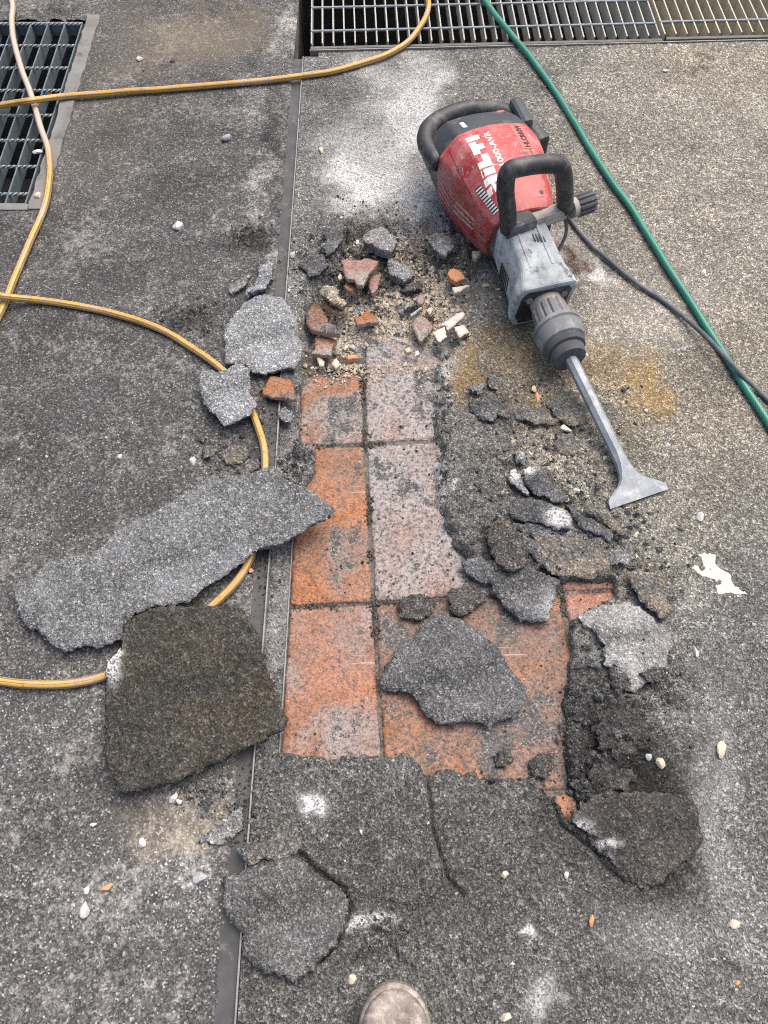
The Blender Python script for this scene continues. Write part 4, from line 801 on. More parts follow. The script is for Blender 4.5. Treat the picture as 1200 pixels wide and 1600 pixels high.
SU = np.array([q[0] for q in SECT]); SA = np.array([q[1] for q in SECT]); SB = np.array([q[2] for q in SECT]); ST = np.array([q[3] for q in SECT])
def ring(u, grow=0.0):
    a = np.interp(u, SU, SA)+grow; zb = np.interp(u, SU, SB)-grow*.3; zt = np.interp(u, SU, ST)+grow; H = zt-zb
    P = [(-.64*a, zt), (-.34*a, zt+.005), (0, zt+.007), (.34*a, zt+.005), (.64*a, zt), (.80*a, zt-.09*H), (.97*a, zt-.22*H), (a, zt-.40*H), (.97*a, zb+.28*H), (.78*a, zb), (.3*a, zb), (-.3*a, zb), (-.78*a, zb), (-.97*a, zb+.28*H), (-a, zt-.40*H), (-.97*a, zt-.22*H), (-.80*a, zt-.09*H)]
    return [(u, v, z) for v, z in P]
def loft(rings, caps=True):
    bm = bmesh.new(); R = [[bm.verts.new(p) for p in r] for r in rings]; n = len(R[0])
    for a, b in zip(R[:-1], R[1:]):
        for k in range(n): bm.faces.new((a[k], a[(k+1) % n], b[(k+1) % n], b[k]))
    if caps: bm.faces.new(R[0][::-1]); bm.faces.new(R[-1])
    return bm
def housing(name, u0, u1, mat, grow=0.0, n=14, bulge=0.0):
    rs = []
    for i in range(n+1):
        r = ring(u0+(u1-u0)*i/n, grow)
        k = (i/n)**2 if bulge else 0                                        # the front face leans forward at the top
        rs.append([(p[0]+k*(p[2]-.10)*.35, p[1], p[2]) for p in r])
    if bulge:                                                            # the seam arches towards the handle over the top
        out = []
        for i, r in enumerate(rs):
            k = (1-i/n)
            out.append([(p[0]-bulge*k*(1-min(1, abs(p[1])/.1)**2), p[1], p[2]) for p in r])
        rs = out
    return bm_obj(name, loft(rs), mat, hr, smooth=True, sharp=24, bevel=.004)
housing('rear_cover', -.005, .15, M['navy'], -.0015)
red = housing('red_housing', .112, .318, M['red'], 0, 20, .010)
bvh = BVHTree.FromObject(red, bpy.context.evaluated_depsgraph_get())
def drape(P, direction=(0, 0, -1), off=.0006, start=.4):
    """seat points (local u, v, z) on the red housing along a direction"""
    out = []; d = Vector(direction).normalized()
    for p in P:
        h = bvh.ray_cast(Vector(p)-d*start, d)
        out.append((h[0]-d*off) if h[0] is not None else Vector(p))
    return out
def prints(name, polys, mat, direction=(0, 0, -1), off=.0006, cuts=3, label=None):
    bm = bmesh.new()
    for P in polys:
        f = bm.faces.new([bm.verts.new(p) for p in P])
    bmesh.ops.triangulate(bm, faces=bm.faces); 
    if cuts: bmesh.ops.subdivide_edges(bm, edges=bm.edges, cuts=cuts, use_grid_fill=True)
    for v, q in zip(bm.verts, drape([v.co.copy() for v in bm.verts], direction, off)): v.co = q
    o = bm_obj(name, bm, mat, red)
    if label: o['label'] = label
    return o
def text_polys(body, size, u0, v0, bold=0.0, rot=0.0, xs=1.0):
    """lettering that starts at (u0, v0), reads towards the rear handle, letter tops to the left"""
    cu = bpy.data.curves.new('txt', 'FONT'); cu.body = body; cu.size = size; cu.offset = bold; cu.resolution_u = 3
    ob = bpy.data.objects.new('txt', cu); COL.objects.link(ob); bpy.context.view_layer.update()
    me = bpy.data.meshes.new_from_object(ob.evaluated_get(bpy.context.evaluated_depsgraph_get())); bpy.data.objects.remove(ob)
    P = [[(u0-me.vertices[i].co.x*xs, v0-me.vertices[i].co.y, .2) for i in p.vertices] for p in me.polygons]
    bpy.data.meshes.remove(me); return P
def blocky(word, u0, v0, h, wd, st, gap):
    """heavy block capitals"""
    P = []; x = 0
    R = lambda a, b, c, d: P.append([(u0-q[0], v0-q[1], .2) for q in ((a, b), (c, b), (c, d), (a, d))])
    for ch_ in word:
        if ch_ == 'H': R(x, 0, x+st, h); R(x+wd-st, 0, x+wd, h); R(x+st, h*.38, x+wd-st, h*.62); x += wd+gap
        elif ch_ == 'I': R(x, 0, x+st, h); x += st+gap
        elif ch_ == 'L': R(x, 0, x+st, h); R(x+st, 0, x+wd*.9, st*.9); x += wd*.9+gap
        elif ch_ == 'T': R(x, h-st*.9, x+wd, h); R(x+wd/2-st/2, 0, x+wd/2+st/2, h-st*.9); x += wd+gap
    return P
def loc_of(px, py, z):                                                   # photo pixel at height z -> hammer coordinates
    g = G(px, py, z)-np.array([HA[0], HA[1], 0]); return float(g[:2] @ hu[:2]), float(g[0]*-hu[1]+g[1]*hu[0]), z
lu, lv, _ = loc_of(786, 290, .187); lu2, lv2, _ = loc_of(754, 213, .182)
W5 = abs(lu-lu2); st = W5/(2.35+2.35+2.1+1+1+4*.28)
prints('brand_lettering', blocky('HILTI', lu, lv-.000, .026, 2.35*st, st, .28*st), M['white_print'], label='white block lettering reading HILTI')
tu, tv, _ = loc_of(800, 280, .187); tu2, tv2, _ = loc_of(768, 209, .182)
tp = text_polys('TE 1000-AVR', .0165, tu, tv, .0004)
wid = max(abs(p[0]-tu) for q in tp for p in q); k = abs(tu-tu2)/wid
prints('model_lettering', [[(tu+(p[0]-tu)*k, p[1], p[2]) for p in q] for q in tp], M['white_print'], cuts=0, label='white lettering reading TE 1000-AVR')
bu, bv, _ = loc_of(828, 238, .175); bu2, bv2, _ = loc_of(807, 206, .17)
BW = abs(bu-bu2)
prints('badge_plate', [[(bu+.004, bv+.006, .2), (bu2-.004, bv+.006, .2), (bu2-.004, bv-.020, .2), (bu+.004, bv-.020, .2)]], M['pink_print'], off=.0005)
tp = text_polys('HI.CRRIW', .016, bu, bv, .0003); wid = max(abs(p[0]-bu) for q in tp for p in q)
prints('badge_lettering', [[(bu+(p[0]-bu)*BW/wid, p[1], p[2]) for p in q] for q in tp], M['black_print'], off=.0011, cuts=0)
# cooling slots in the top panel and dust-filled grooves down the left flank
mi = Matrix.LocRotScale(hr.location, hr.rotation_euler, None).inverted(); eye = mi @ Vector((0, 0, CAM_H))
def on_red(px, py, off):
    """where the photograph shows this point of the red shell"""
    g = mi @ Vector(G(px, py, 0)); d = (g-eye).normalized(); h = bvh.ray_cast(eye, d)
    return None if h[0] is None else h[0]+h[1]*off
def strips(name, quads, mat, off):
    bm = bmesh.new()
    for q in quads:
        n = 4; P = [[on_red(*(np.array(q[0])*(1-t)*(1-w)+np.array(q[1])*t*(1-w)+np.array(q[3])*(1-t)*w+np.array(q[2])*t*w), off) for t in np.linspace(0, 1, n+1)] for w in (0, 1)]
        for k in range(n):
            c4 = (P[0][k], P[0][k+1], P[1][k+1], P[1][k])
            if all(c is not None for c in c4) and max((c4[0]-c).length for c in c4) < .03: bm.faces.new([bm.verts.new(c) for c in c4])
    if len(bm.faces): bm_obj(name, bm, mat, red)
    else: bm.free()
for i in range(10):
    for nm, mt, o0, o1, of in (('vent_slot', 'black', 0, .5, .0007), ('vent_rib', 'white_print', .5, 1.0, .0012)):
        strips(nm, [[(742+2.95*(i+o)+dx, 297+3.9*(i+o)+dy) for o, dx, dy in ((o0, 0, 0), (o0, 8.7, -8.2), (o1, 8.7, -8.2), (o1, 0, 0))]], M[mt], of)
zz3 = lambda p: zpts(p, 660, 250, 1/8.57)
for P, wd in (([(175, 0), (390, 440), (430, 475), (880, 860)], 1.1), ([(165, 45), (380, 470), (430, 540), (850, 950)], 1.3), ([(145, 120), (390, 590), (480, 680), (700, 880)], 1.2), ([(140, 180), (350, 600), (480, 720), (820, 1070)], 1.3), ([(150, 300), (370, 700), (800, 1120)], 1.1), ([(440, 570), (700, 830)], 3.4), ([(420, 620), (640, 850)], 3.2), ([(400, 680), (660, 930)], 2.2)):
    Q = zz3(P); qs = []
    for p, q in zip(Q[:-1], Q[1:]): qs.append([p, q, (q[0]+wd*.7, q[1]-wd*.7), (p[0]+wd*.7, p[1]-wd*.7)])
    strips('side_groove', qs, M['dustline'], .0006)
for q in ((716, 262), (752, 366), (846, 300)):
    h = on_red(*q, .0)
    if h is not None:
        g_ = mi @ Vector(G(*q, 0)); hit = bvh.ray_cast(eye, (g_-eye).normalized()); R_ = hit[1].to_track_quat('Z', 'Y').to_matrix().to_4x4()
        bm = bmesh.new(); bmesh.ops.create_cone(bm, cap_ends=True, segments=16, radius1=.0048, radius2=.0042, depth=.002, matrix=Matrix.Translation(hit[0]) @ R_); bm_obj('screw', bm, M['castdark'], red, smooth=True, sharp=30)
for P in ([(697, 224), (716, 268), (737, 308)], [(812, 200), (836, 250), (848, 262)]):
    strips('shell_seam', [[p, q, (q[0]+.9, q[1]), (p[0]+.9, p[1])] for p, q in zip(P[:-1], P[1:])], M['black_print'], .0005)
# rear handle
HP = catmull([(.11, -.106, .120), (.065, -.116, .120), (.028, -.113, .122), (-.004, -.092, .125), (-.025, -.048, .127), (-.033, .0, .127), (-.027, .042, .126), (-.012, .074, .124), (.018, .098, .12), (.06, .102, .115)], 8)
tube('rear_handle', HP, .0175, M['black'], hr, 16, rad=[.0175+.002*math.sin(math.pi*i/(len(HP)-1)) for i in range(len(HP))])
bm = bmesh.new(); box(bm, (.020, -.088, .112), (.030, .014, .030)); bm_obj('handle_mount', bm, M['red'], hr, bevel=.006)
bm = bmesh.new(); box(bm, (.028, .100, .118), (.085, .030, .075)); bm_obj('switch_block', bm, M['navy'], hr, bevel=.01)
bm = bmesh.new(); box(bm, (.066, .124, .10), (.07, .030, .06), Matrix.Rotation(.25, 3, 'Z')); bm_obj('cable_gland', bm, M['black'], hr, bevel=.008)
bm = bmesh.new(); box(bm, (.075, -.048, float(np.interp(.075, SU, ST))+.0012), (.026, .010, .004), Matrix.Rotation(-.28, 3, 'Y')); bm_obj('status_window', bm, M['white_print'], hr, bevel=.0015)
bm = bmesh.new(); box(bm, (.034, .050, float(np.interp(.034, SU, ST))+.0005), (.014, .018, .005), Matrix.Rotation(-.4, 3, 'Y')); bm_obj('trigger_mark', bm, M['red'], hr, bevel=.002)
bm = bmesh.new(); box(bm, (.045, -.1135, .085), (.05, .003, .034)); bm_obj('rating_label', bm, M['chuck'], hr, bevel=.001)
# gear housing (nose)
def oct_ring(u, a, zb, zt, c=.3, sl=.0):
    H = zt-zb; return [(u+sl*(z-zb)/H, v, z) for v, z in ((-a*(1-c*.75), zt), (a*(1-c*.75), zt), (a, zt-H*c*.55), (a, zb+H*c), (a*(1-c), zb), (-a*(1-c), zb), (-a, zb+H*c), (-a, zt-H*c*.55))]
NZ = .150
bm_obj('neck', loft([oct_ring(.285, .058, .02, .150), oct_ring(.345, .054, .02, .148)]), M['castdark'], hr, bevel=.004)
GV = -.008
def gring(u, a, zb, zt, c=.3, sl=0): return [(x, y+GV, z) for x, y, z in oct_ring(u, a, zb, zt, c, sl)]
gear = bm_obj('gear_housing', loft([gring(.322, .046, .014, .152, .34), gring(.350, .049, .012, .151, .34), gring(.415, .051, .008, .142, .32), gring(.448, .053, .006, .136, .30, .008), gring(.462, .060, .003, .132, .26, .014), gring(.474, .062, .002, .127, .24, .024)]), M['castgrey'], hr, bevel=.005)
bm_obj('hood_mouth_shade', loft([gring(.4745, .052, .010, .117, .26, .020), gring(.4765, .050, .012, .115, .26, .020)]), M['black'], gear)  # dark plate stands in for the shade inside the open hood
def nz(u): return float(np.interp(u, [.322, .35, .415, .448, .498], [.152, .151, .142, .136, .127]))
for v in (-.022, .018):                                                  # raised ribs along the top
    bm = bmesh.new(); p0, p1 = Vector((.350, v+GV, nz(.350)+.0008)), Vector((.455, v*1.1+GV, nz(.455)+.0008)); d = p1-p0
    box(bm, (p0+p1)/2, (d.length, .006, .004), d.to_track_quat('X', 'Z').to_matrix()); bm_obj('rib', bm, M['castgrey'], gear, bevel=.0015)
for k_ in range(4):
    bm = bmesh.new(); u = .390; v = GV+.003+k_*.0058; box(bm, (u+k_*.002, v, nz(u)+.0002), (.020, .0026, .0022)); bm_obj('vent_slot', bm, M['black'], gear)
for k_ in range(6):
    bm = bmesh.new(); box(bm, (.385+k_*.008, GV-.0505, .070), (.003, .004, .04)); bm_obj('vent_slot', bm, M['black'], gear)
bm = bmesh.new(); bmesh.ops.create_cone(bm, cap_ends=True, segments=6, radius1=.007, radius2=.007, depth=.012, matrix=Matrix.Translation((.490, GV-.034, .092)) @ Matrix.Rotation(math.pi/2, 4, 'Y')); bm_obj('bolt', bm, M['chuck'], gear)
bm = bmesh.new(); bmesh.ops.create_cone(bm, cap_ends=True, segments=6, radius1=.007, radius2=.007, depth=.012, matrix=Matrix.Translation((.490, GV+.036, .092)) @ Matrix.Rotation(math.pi/2, 4, 'Y')); bm_obj('bolt', bm, M['chuck'], gear)
# chuck: turned parts about the tool axis
AZ0, AZ1 = .078, .056
U0 = .47
def axis_pt(u): return Vector((u, .006*0-.006+(u-U0)*.03, AZ0+(AZ1-AZ0)*(u-U0)/(HL-U0)))
slope = math.atan2(AZ1-AZ0, HL-U0)
def turned(name, prof, mat, seg=40, ribs=0, ribd=.003, smooth=True):
    rs = []
    for u, r in prof:
        c = axis_pt(u); q = []
        for k_ in range(seg):
            a = 2*math.pi*k_/seg; rr = r-(ribd if ribs and (k_*ribs/seg) % 1 < .3 else 0)
            q.append((c.x, c.y+rr*math.cos(a), c.z+rr*math.sin(a)))
        rs.append(q)
    return bm_obj(name, loft(rs), mat, hr, smooth=smooth, sharp=35)
Lc = HL-U0
turned('barrel', [(U0-.03, .031), (U0+.25*Lc, .031), (U0+.30*Lc, .028)], M['beige_metal'])
turned('locking_ring', [(U0+.22*Lc, .029), (U0+.24*Lc, .034), (U0+.46*Lc, .037), (U0+.52*Lc, .039)], M['chuck'], 60, 14, .0035)
turned('collar', [(U0+.50*Lc, .040), (U0+.51*Lc, .046), (U0+.56*Lc, .0475), (U0+.58*Lc, .044), (U0+.60*Lc, .047), (U0+.76*Lc, .043), (U0+.78*Lc, .038)], M['chuck'])
turned('rubber_boot', [(U0+.77*Lc, .038), (U0+.80*Lc, .041), (U0+.86*Lc, .038), (U0+.87*Lc, .032), (U0+.90*Lc, .034), (U0+.99*Lc, .031), (U0+1.0*Lc, .024)], M['castdark'])
# spade chisel
tip = G(1000, 779, .008)-np.array([HA[0], HA[1], 0]); tl = Vector((float(tip[:2] @ hu[:2]), float(tip[0]*-hu[1]+tip[1]*hu[0]), .006))
b0_ = axis_pt(HL-.03); bd = (tl-b0_); BLn = bd.length; bd.normalize(); bs = Vector((0, 0, 1)).cross(bd).normalized(); bu_ = bd.cross(bs)
hexr = .0125; rs = []
bl = G(958, 796, .004)-np.array([HA[0], HA[1], 0]); brr = G(1041, 758, .004)-np.array([HA[0], HA[1], 0])
for f, hw, ht in ((0, .0115, .0115), (.72, .0115, .0115), (.78, .0125, .0105), (.83, .0155, .0085), (.865, .020, .007), (.895, .028, .0055), (.92, .041, .0045), (.945, .052, .0036), (.965, .057, .003), (1.0, .0585, .0012)):
    c = b0_+bd*BLn*f; flat = min(1, max(0, (f-.72)/.15)); q = []
    for k_ in range(8):
        a = math.pi/8+2*math.pi*k_/8; ca, sa = math.cos(a), math.sin(a)
        if f <= .72: q.append(c+bs*hw*ca*1.08+bu_*ht*sa*1.08)
        else:
            sx = 1 if ca > 0 else -1; sy = 1 if sa > 0 else -1
            q.append(c+bs*hw*(ca*(1-flat)+flat*sx*(1.0 if abs(ca) > .5 else .86))+bu_*ht*(sa*(1-flat)+flat*sy*(.5 if abs(ca) > .5 else 1)))
    rs.append([tuple(v) for v in q])
bm_obj('spade_chisel', loft(rs), M['steel'], hr, smooth=True, sharp=28)
# auxiliary loop handle, its clamp and knob
cu_, cv_, _ = loc_of(788, 352, .150)
clampz = .158
pL, pR = loc_of(796, 352, clampz), loc_of(884, 322, clampz)
dv = Vector((pR[0]-pL[0], pR[1]-pL[1], 0)).normalized()
c1, c2 = Vector(pL), Vector(pR)
tL, tR = Vector(loc_of(787, 275, .275)), Vector(loc_of(880, 262, .268))
lp = [c1+Vector((0, 0, -.01)), c1.lerp(tL, .35), c1.lerp(tL, .72), tL*.93+tR*.07+Vector((0, 0, .006)), tL.lerp(tR, .3)+Vector((0, 0, .014)), tL.lerp(tR, .7)+Vector((0, 0, .013)), tR*.95+tL*.05+Vector((0, 0, .003)), c2.lerp(tR, .70), c2.lerp(tR, .35), c2+Vector((0, 0, -.006))]
LP = catmull([tuple(p) for p in lp], 7)
tube('loop_handle', LP, .0165, M['black'], hr, 16)
bm = bmesh.new(); mid = (c1+c2)/2; ql = dv.to_track_quat('X', 'Z').to_matrix()
box(bm, c1.lerp(c2, .18)+Vector((0, 0, -.010)), (.062, .040, .040), ql); bm_obj('clamp', bm, M['castdark'], hr, bevel=.009)
bm = bmesh.new(); box(bm, c1.lerp(c2, .68)+Vector((0, 0, -.010)), (.085, .028, .030), ql); bm_obj('clamp_bar', bm, M['beige_metal'], hr, bevel=.008)
def rod(name, p, q, r, mat, seg=24, ribs=0, ribd=.0):
    p, q = Vector(p), Vector(q); d = (q-p).normalized(); a_ = d.orthogonal().normalized(); b_ = d.cross(a_); rs = []
    for t, k1 in ((0, .9), (.06, 1), (.94, 1), (1, .9)):
        c = p.lerp(q, t); rs.append([tuple(c+(a_*math.cos(2*math.pi*i/seg)+b_*math.sin(2*math.pi*i/seg))*(r*k1-(ribd if ribs and (i*ribs/seg) % 1 < .4 else 0))) for i in range(seg)])
    return bm_obj(name, loft(rs), mat, hr, smooth=True, sharp=30)
kb = c2+dv*.014+Vector((0, 0, -.010))
rod('knob_washer', kb-dv*.002, kb+dv*.010, .020, M['beige_metal'])
rod('clamp_knob', kb+dv*.008, kb+dv*.050, .0215, M['castdark'], 60, 12, .004)
# clamp band slung under the nose
bp_ = [c2+dv*.004+Vector((.0, .0, -.02)), c2+Vector((.02, .004, -.06)), c1.lerp(c2, .75)+Vector((.036, .0, -.10)), c1.lerp(c2, .45)+Vector((.03, 0, -.125))]
tube('clamp_band', catmull([tuple(p) for p in bp_], 8), .0035, M['castdark'], hr, 10)
# power cable
def wpt(l): 
    return np.array([HA[0], HA[1], 0])+np.array([hu[0]*l[0]-hu[1]*l[1], hu[1]*l[0]+hu[0]*l[1], l[2]])
cab = [wpt((.085, .128, .085)), wpt((.115, .142, .05)), wpt((.16, .145, .012))]+[G(px, py,   .0048+z) for px, py, z in ((880, 318, .001), (893, 345, .001), (925, 383, .001), (958, 412, .001), (992, 440, .001), (1040, 472, .001), (1072, 498, .006), (1100, 523, .018), (1128, 552, .0245), (1155, 580, .018), (1180, 605, .006), (1205, 630, .001), (1320, 740, .001), (1560, 900, .001))]
tag(tube('power_cable', catmull(cab, 10),   .0048, M['cable']), 'dusty black power cable leading from the hammer and crossing the green hose', 'cable')

# ------------------------------------------------------------------ boot toe at the bottom edge
br = link('work_boot', None); bt = G(620, 1536, .03); br.location = (bt[0], bt[1]-.148, 0); br.rotation_euler = (0, 0, math.radians(1.5))
tag(br, 'scuffed brown leather work boot, toe poking in at the bottom edge', 'boot')
M['leather'] = plain('scuffed_greyed_leather', (.15, .12, .10), (.24, .205, .18), .5, .45, 0, 45, (.36, .335, .31), (.48, .66), .7, 160, .002)
M['sole'] = plain('dusty_rubber_sole', (.13, .115, .10), (.20, .18, .16), .85, .25, 0, 40, (.32, .30, .275), (.5, .7), .3, 200)
def outline(y):                                                          # half width of the last; y = -.15 heel .. .15 toe
    t = np.array([-.15, -.145, -.12, -.06, .0, .05, .085, .11, .128, .140, .147, .15]); wv = np.array([.0, .022, .034, .036, .040, .047, .0485, .0455, .0375, .0270, .0155, .0])
    return float(np.interp(y, t, wv))
def prof(scale, yo=0.0, n=64):
    P = []; ys = [-.15+.3*(1-math.cos(math.pi*i/(n//2)))/2 for i in range(n//2+1)]
    for y in ys: P.append((outline(y)*scale+.0, y*scale+yo))
    for y in ys[-2:0:-1]: P.append((-outline(y)*scale, y*scale+yo))
    return P
def plate(levels):
    return loft([[(x, y, z) for x, y in prof(sc_)] for z, sc_ in levels])
bm_obj('sole', plate([(0, .97), (.004, 1.0), (.022, 1.01), (.027, 1.0)]), M['sole'], br, smooth=True, sharp=40)
bm_obj('welt', plate([(.0272, .985), (.029, 1.0), (.034, .995), (.037, .97), (.0375, .95)]), M['leather'], br, smooth=True, sharp=40)
def top(y): return float(np.interp(y, [-.15, -.10, -.05, -.01, .03, .06, .09, .115, .135, .15], [.17, .17, .165, .140, .108, .091, .083, .077, .064, .040]))
rs = []
for k_ in range(18):
    t = k_/17; q = []
    for x, y in prof(.955):
        zt = top(y); ang = t*math.pi/2; f = math.cos(ang)**.62 if y > -.02 else 1-.22*t
        edge_ = max(0.0, 1-.0*t)
        cx_ = 0; q.append((x*f, (y if y < .02 else .02+(y-.02)*(math.cos(ang)**.55*.999+.001)), .037+(zt-.037)*math.sin(ang)**.9))
    rs.append(q)
bm = loft(rs, caps=False)
upper = bm_obj('upper', bm, M['leather'], br, smooth=True)
# toe-cap seam
sm = []
for i in range(25):
    a = math.pi*i/24; x = .040*math.cos(a); y = .082+.046*math.sin(a); sm.append((x*.93, y, .066+.012*math.sin(a)*0+(.004 if 0 else 0)))
bvb = BVHTree.FromObject(br.children[-1], bpy.context.evaluated_depsgraph_get())
sm2 = []
for p in sm:
    h = bvb.ray_cast(Vector((p[0], p[1], .3)), Vector((0, 0, -1)))
    if h[0] is not None: sm2.append(tuple(h[0]+Vector((0, 0, .0010))))
if len(sm2) > 5: tube('toe_seam', catmull(sm2, 3), .0016, M['black'], upper, 8)
bm = bmesh.new()
for i in range(46):
    a = math.pi*(i+.5)/46; p = Vector((.0355*math.cos(a), .082+.0405*math.sin(a), .3)); h = bvb.ray_cast(p, Vector((0, 0, -1)))
    if h[0] is not None: box(bm, h[0], (.0022, .0009, .0012), Matrix.Rotation(a+math.pi/2, 3, 'Z'))
bm_obj('stitching', bm, M['stone_cream'], upper)
for i in range(5):
    y = .03-.022*i; w_ = .02+.002*i; pts = []
    for k_ in range(9):
        x = -w_+2*w_*k_/8; h = bvb.ray_cast(Vector((x, y, .4)), Vector((0, 0, -1)))
        if h[0] is not None: pts.append(tuple(h[0]+Vector((0, 0, .002))))
    if len(pts) > 4: tube('lace', np.array(pts), .0022, M['black'], upper, 8)

# ------------------------------------------------------------------ crumbs nobody could count
def crumbs(name, pts, sizes, mat, label, kind='stuff'):
    """small angular grains: one deformed octahedron each"""
    n = len(pts); base = np.array([(1, 0, 0), (0, 1, 0), (-1, 0, 0), (0, -1, 0), (.2, .1, .8), (0, -.1, -.7)], float)
    V = base[None]*(1+RNG.uniform(-.35, .35, (n, 6, 3)))+RNG.uniform(-.2, .2, (n, 6, 3))
    a = RNG.uniform(0, 6.283, n); ca, sa = np.cos(a)[:, None], np.sin(a)[:, None]
    x, y = V[..., 0]*ca-V[..., 1]*sa*.8, V[..., 0]*sa+V[..., 1]*ca*.8
    V = np.stack([x, y, V[..., 2]], -1)*np.asarray(sizes)[:, None, None]+np.asarray(pts)[:, None, :]
    f = np.array([(0, 1, 4), (1, 2, 4), (2, 3, 4), (3, 0, 4), (1, 0, 5), (2, 1, 5), (3, 2, 5), (0, 3, 5)])
    F = (f[None]+np.arange(n)[:, None, None]*6).reshape(-1, 3)
    o = link(name, mesh_np(name, V.reshape(-1, 3), F, mat)); tag(o, label, 'rubble', kind=kind); return o
def surf(x, y):
    fx = finx(y); z = np.where(x > fx, zr(x, y), np.where(x < fx-BAND, zl(x, y), -.0055))
    return np.maximum(z, np.where((x > fx+.036) & (sdf(x, y, HOLE) < .02) & (y < .98), TZ+.0005, np.where((x > fx) & (x < fx+.036), TZ+.002, -1)))
def scatter(blobs, n):
    wts = np.array([b[4] for b in blobs], float); k = RNG.choice(len(blobs), n, p=wts/wts.sum()); b = np.array([q[:4] for q in blobs], float)[k]
    px = b[:, 0]+RNG.normal(0, .6, n)*b[:, 2]; py = b[:, 1]+RNG.normal(0, .6, n)*b[:, 3]
    g = G(px, py, -.01)[:, :2]; g = g[(g[:, 1] < 1.95) & (g[:, 1] > -.2)]; return g
dk = scatter([(600, 370, 110, 40, 4), (700, 400, 60, 80, 3), (520, 430, 50, 50, 3), (560, 450, 90, 60, 4), (640, 460, 60, 60, 3), (640, 640, 60, 120, 3), (620, 780, 70, 120, 3), (690, 720, 16, 130, 2.5), (700, 900, 90, 40, 4), (830, 760, 120, 100, 3), (930, 900, 90, 90, 3), (780, 940, 120, 50, 2), (760, 1130, 130, 60, 3), (880, 1110, 22, 110, 3), (950, 1100, 100, 90, 3), (520, 1160, 80, 30, 2), (450, 950, 16, 120, 2),
              (460, 700, 30, 60, 3), (430, 640, 30, 60, 2), (360, 700, 70, 50, 2), (330, 1240, 60, 40, 1.5), (850, 640, 130, 50, 2), (420, 900, 20, 60, 1.5), (600, 1470, 70, 40, 1.5), (890, 1240, 40, 40, 2), (380, 1270, 30, 60, 1), (530, 880, 90, 60, 2.5), (300, 500, 40, 20, 2), (385, 372, 30, 16, 1.5), (580, 1090, 30, 60, 1.0), (1010, 1060, 60, 40, 2)], 13000)
dt = sdf(dk[:, 0], dk[:, 1], HOLE); dk = dk[(dt > 0) | (RNG.random(len(dk)) < .25)]; sz = (RNG.gamma(1.3, .0009, len(dk))+.0006)*np.where(sdf(dk[:, 0], dk[:, 1], HOLE) < 0, .62, 1); z = surf(dk[:, 0], dk[:, 1]); crumbs('asphalt_crumbs', np.column_stack([dk, z+sz*.3]), sz, M['clod'], 'dark asphalt crumbs strewn round the broken patch')
lt = scatter([(560, 540, 60, 40, 5), (620, 500, 70, 40, 4), (650, 440, 60, 50, 3), (530, 560, 40, 26, 5), (700, 470, 60, 50, 2), (640, 560, 60, 30, 2), (600, 400, 90, 40, 1.5), (870, 760, 70, 60, 1.5), (560, 470, 60, 40, 3), (660, 500, 60, 30, 3)], 4200)
sz = RNG.gamma(2.0, .0009, len(lt))+.0008; z = surf(lt[:, 0], lt[:, 1]); crumbs('mortar_crumbs', np.column_stack([lt, z+sz*.3]), sz, M['stone_cream'], 'pale mortar crumbs in the bottom of the broken hole')
wx = RNG.uniform(-.75, .95, 230); wy = RNG.uniform(-.1, 1.95, 230); m = ~((wx < PIT[1]+.06) & (wy > 1.38)); wp = np.column_stack([wx[m], wy[m]])
sz = RNG.gamma(2.0, .0007, len(wp))+.0008; z = surf(wp[:, 0], wp[:, 1]); crumbs('white_grit', np.column_stack([wp, z+sz*.3]), sz, M['stone_white'], 'fine white grit scattered over the whole floor')
lv_ = scatter([(320, 40, 60, 25, 4), (90, 20, 60, 14, 3), (400, 40, 60, 20, 2), (280, 90, 60, 30, 1)], 70)
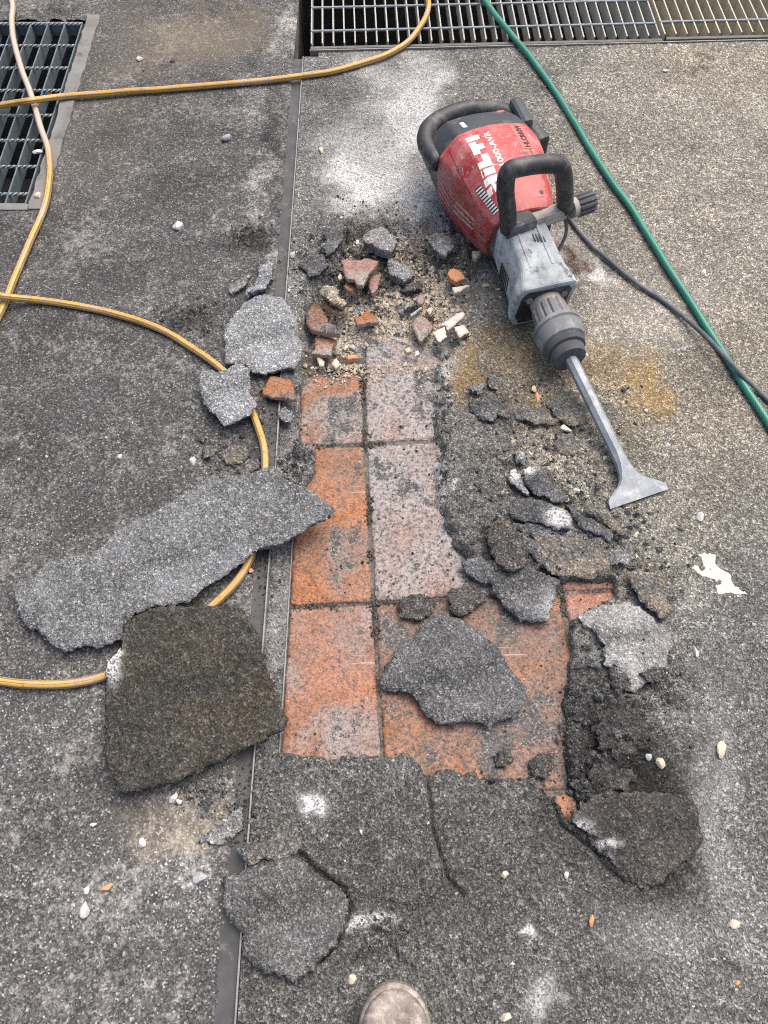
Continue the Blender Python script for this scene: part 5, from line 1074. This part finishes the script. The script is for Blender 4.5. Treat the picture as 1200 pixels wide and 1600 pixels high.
sz = RNG.gamma(2.5, .0016, len(lv_))+.001; z = surf(lv_[:, 0], lv_[:, 1]); crumbs('leaf_litter', np.column_stack([lv_, z+sz*.2]), sz, plain('dry_leaf_bits', (.06, .035, .022), (.09, .06, .04), .9, .1), 'brown dry leaf bits near the top left')

fk = scatter([(830, 760, 90, 80, 4), (930, 830, 80, 60, 4), (880, 890, 90, 40, 3), (1000, 930, 60, 60, 3), (960, 1060, 70, 60, 4), (930, 1150, 60, 50, 3), (720, 900, 60, 40, 3), (900, 1230, 30, 40, 2), (850, 650, 110, 30, 3), (690, 640, 12, 90, 1.5), (560, 400, 60, 40, 4), (620, 450, 80, 50, 5), (500, 430, 30, 40, 3), (700, 410, 50, 50, 3), (455, 700, 24, 40, 2), (350, 715, 50, 24, 2), (400, 1290, 20, 50, 1.2), (600, 1490, 40, 20, 1), (340, 1240, 40, 20, 1)], 900)
fk = fk[(sdf(fk[:, 0], fk[:, 1], HOLE) > -.004)]; sz = RNG.gamma(2.0, .0016, len(fk))+.0018; sz = np.minimum(sz, .009); z = surf(fk[:, 0], fk[:, 1]); crumbs('asphalt_flakes', np.column_stack([fk, z+sz*.25]), sz, M['slab_dark'], 'coarser asphalt crumbs heaped along the broken edges')

jn = []
for p, q in ((J-e2*.16, J+e2*.56), (J-e1*.13, J+e1*.12), (J+e2*TP-e1*.13, J+e2*TP+e1*.25), (J+e2*TP+e1*TP-e2*.03, J+e2*TP+e1*TP+e2*.1)):
    n = int(np.linalg.norm(q-p)*1500); t = RNG.random(n); dens = vnoise(t*np.linalg.norm(q-p), t*0+.3, .05, 77) > -.12; t = t[dens]
    jn.append(p+(q-p)*t[:, None]+RNG.normal(0, .0042, (len(t), 2)))
jn = np.concatenate(jn); jn = jn[sdf(jn[:, 0], jn[:, 1], HOLE) < 0]; sz = RNG.gamma(1.6, .0006, len(jn))+.0006
crumbs('joint_grit', np.column_stack([jn, np.full(len(jn), TZ)+sz*.2]), sz, M['mortar'], 'dark grit packed along the joints of the bared tiles')
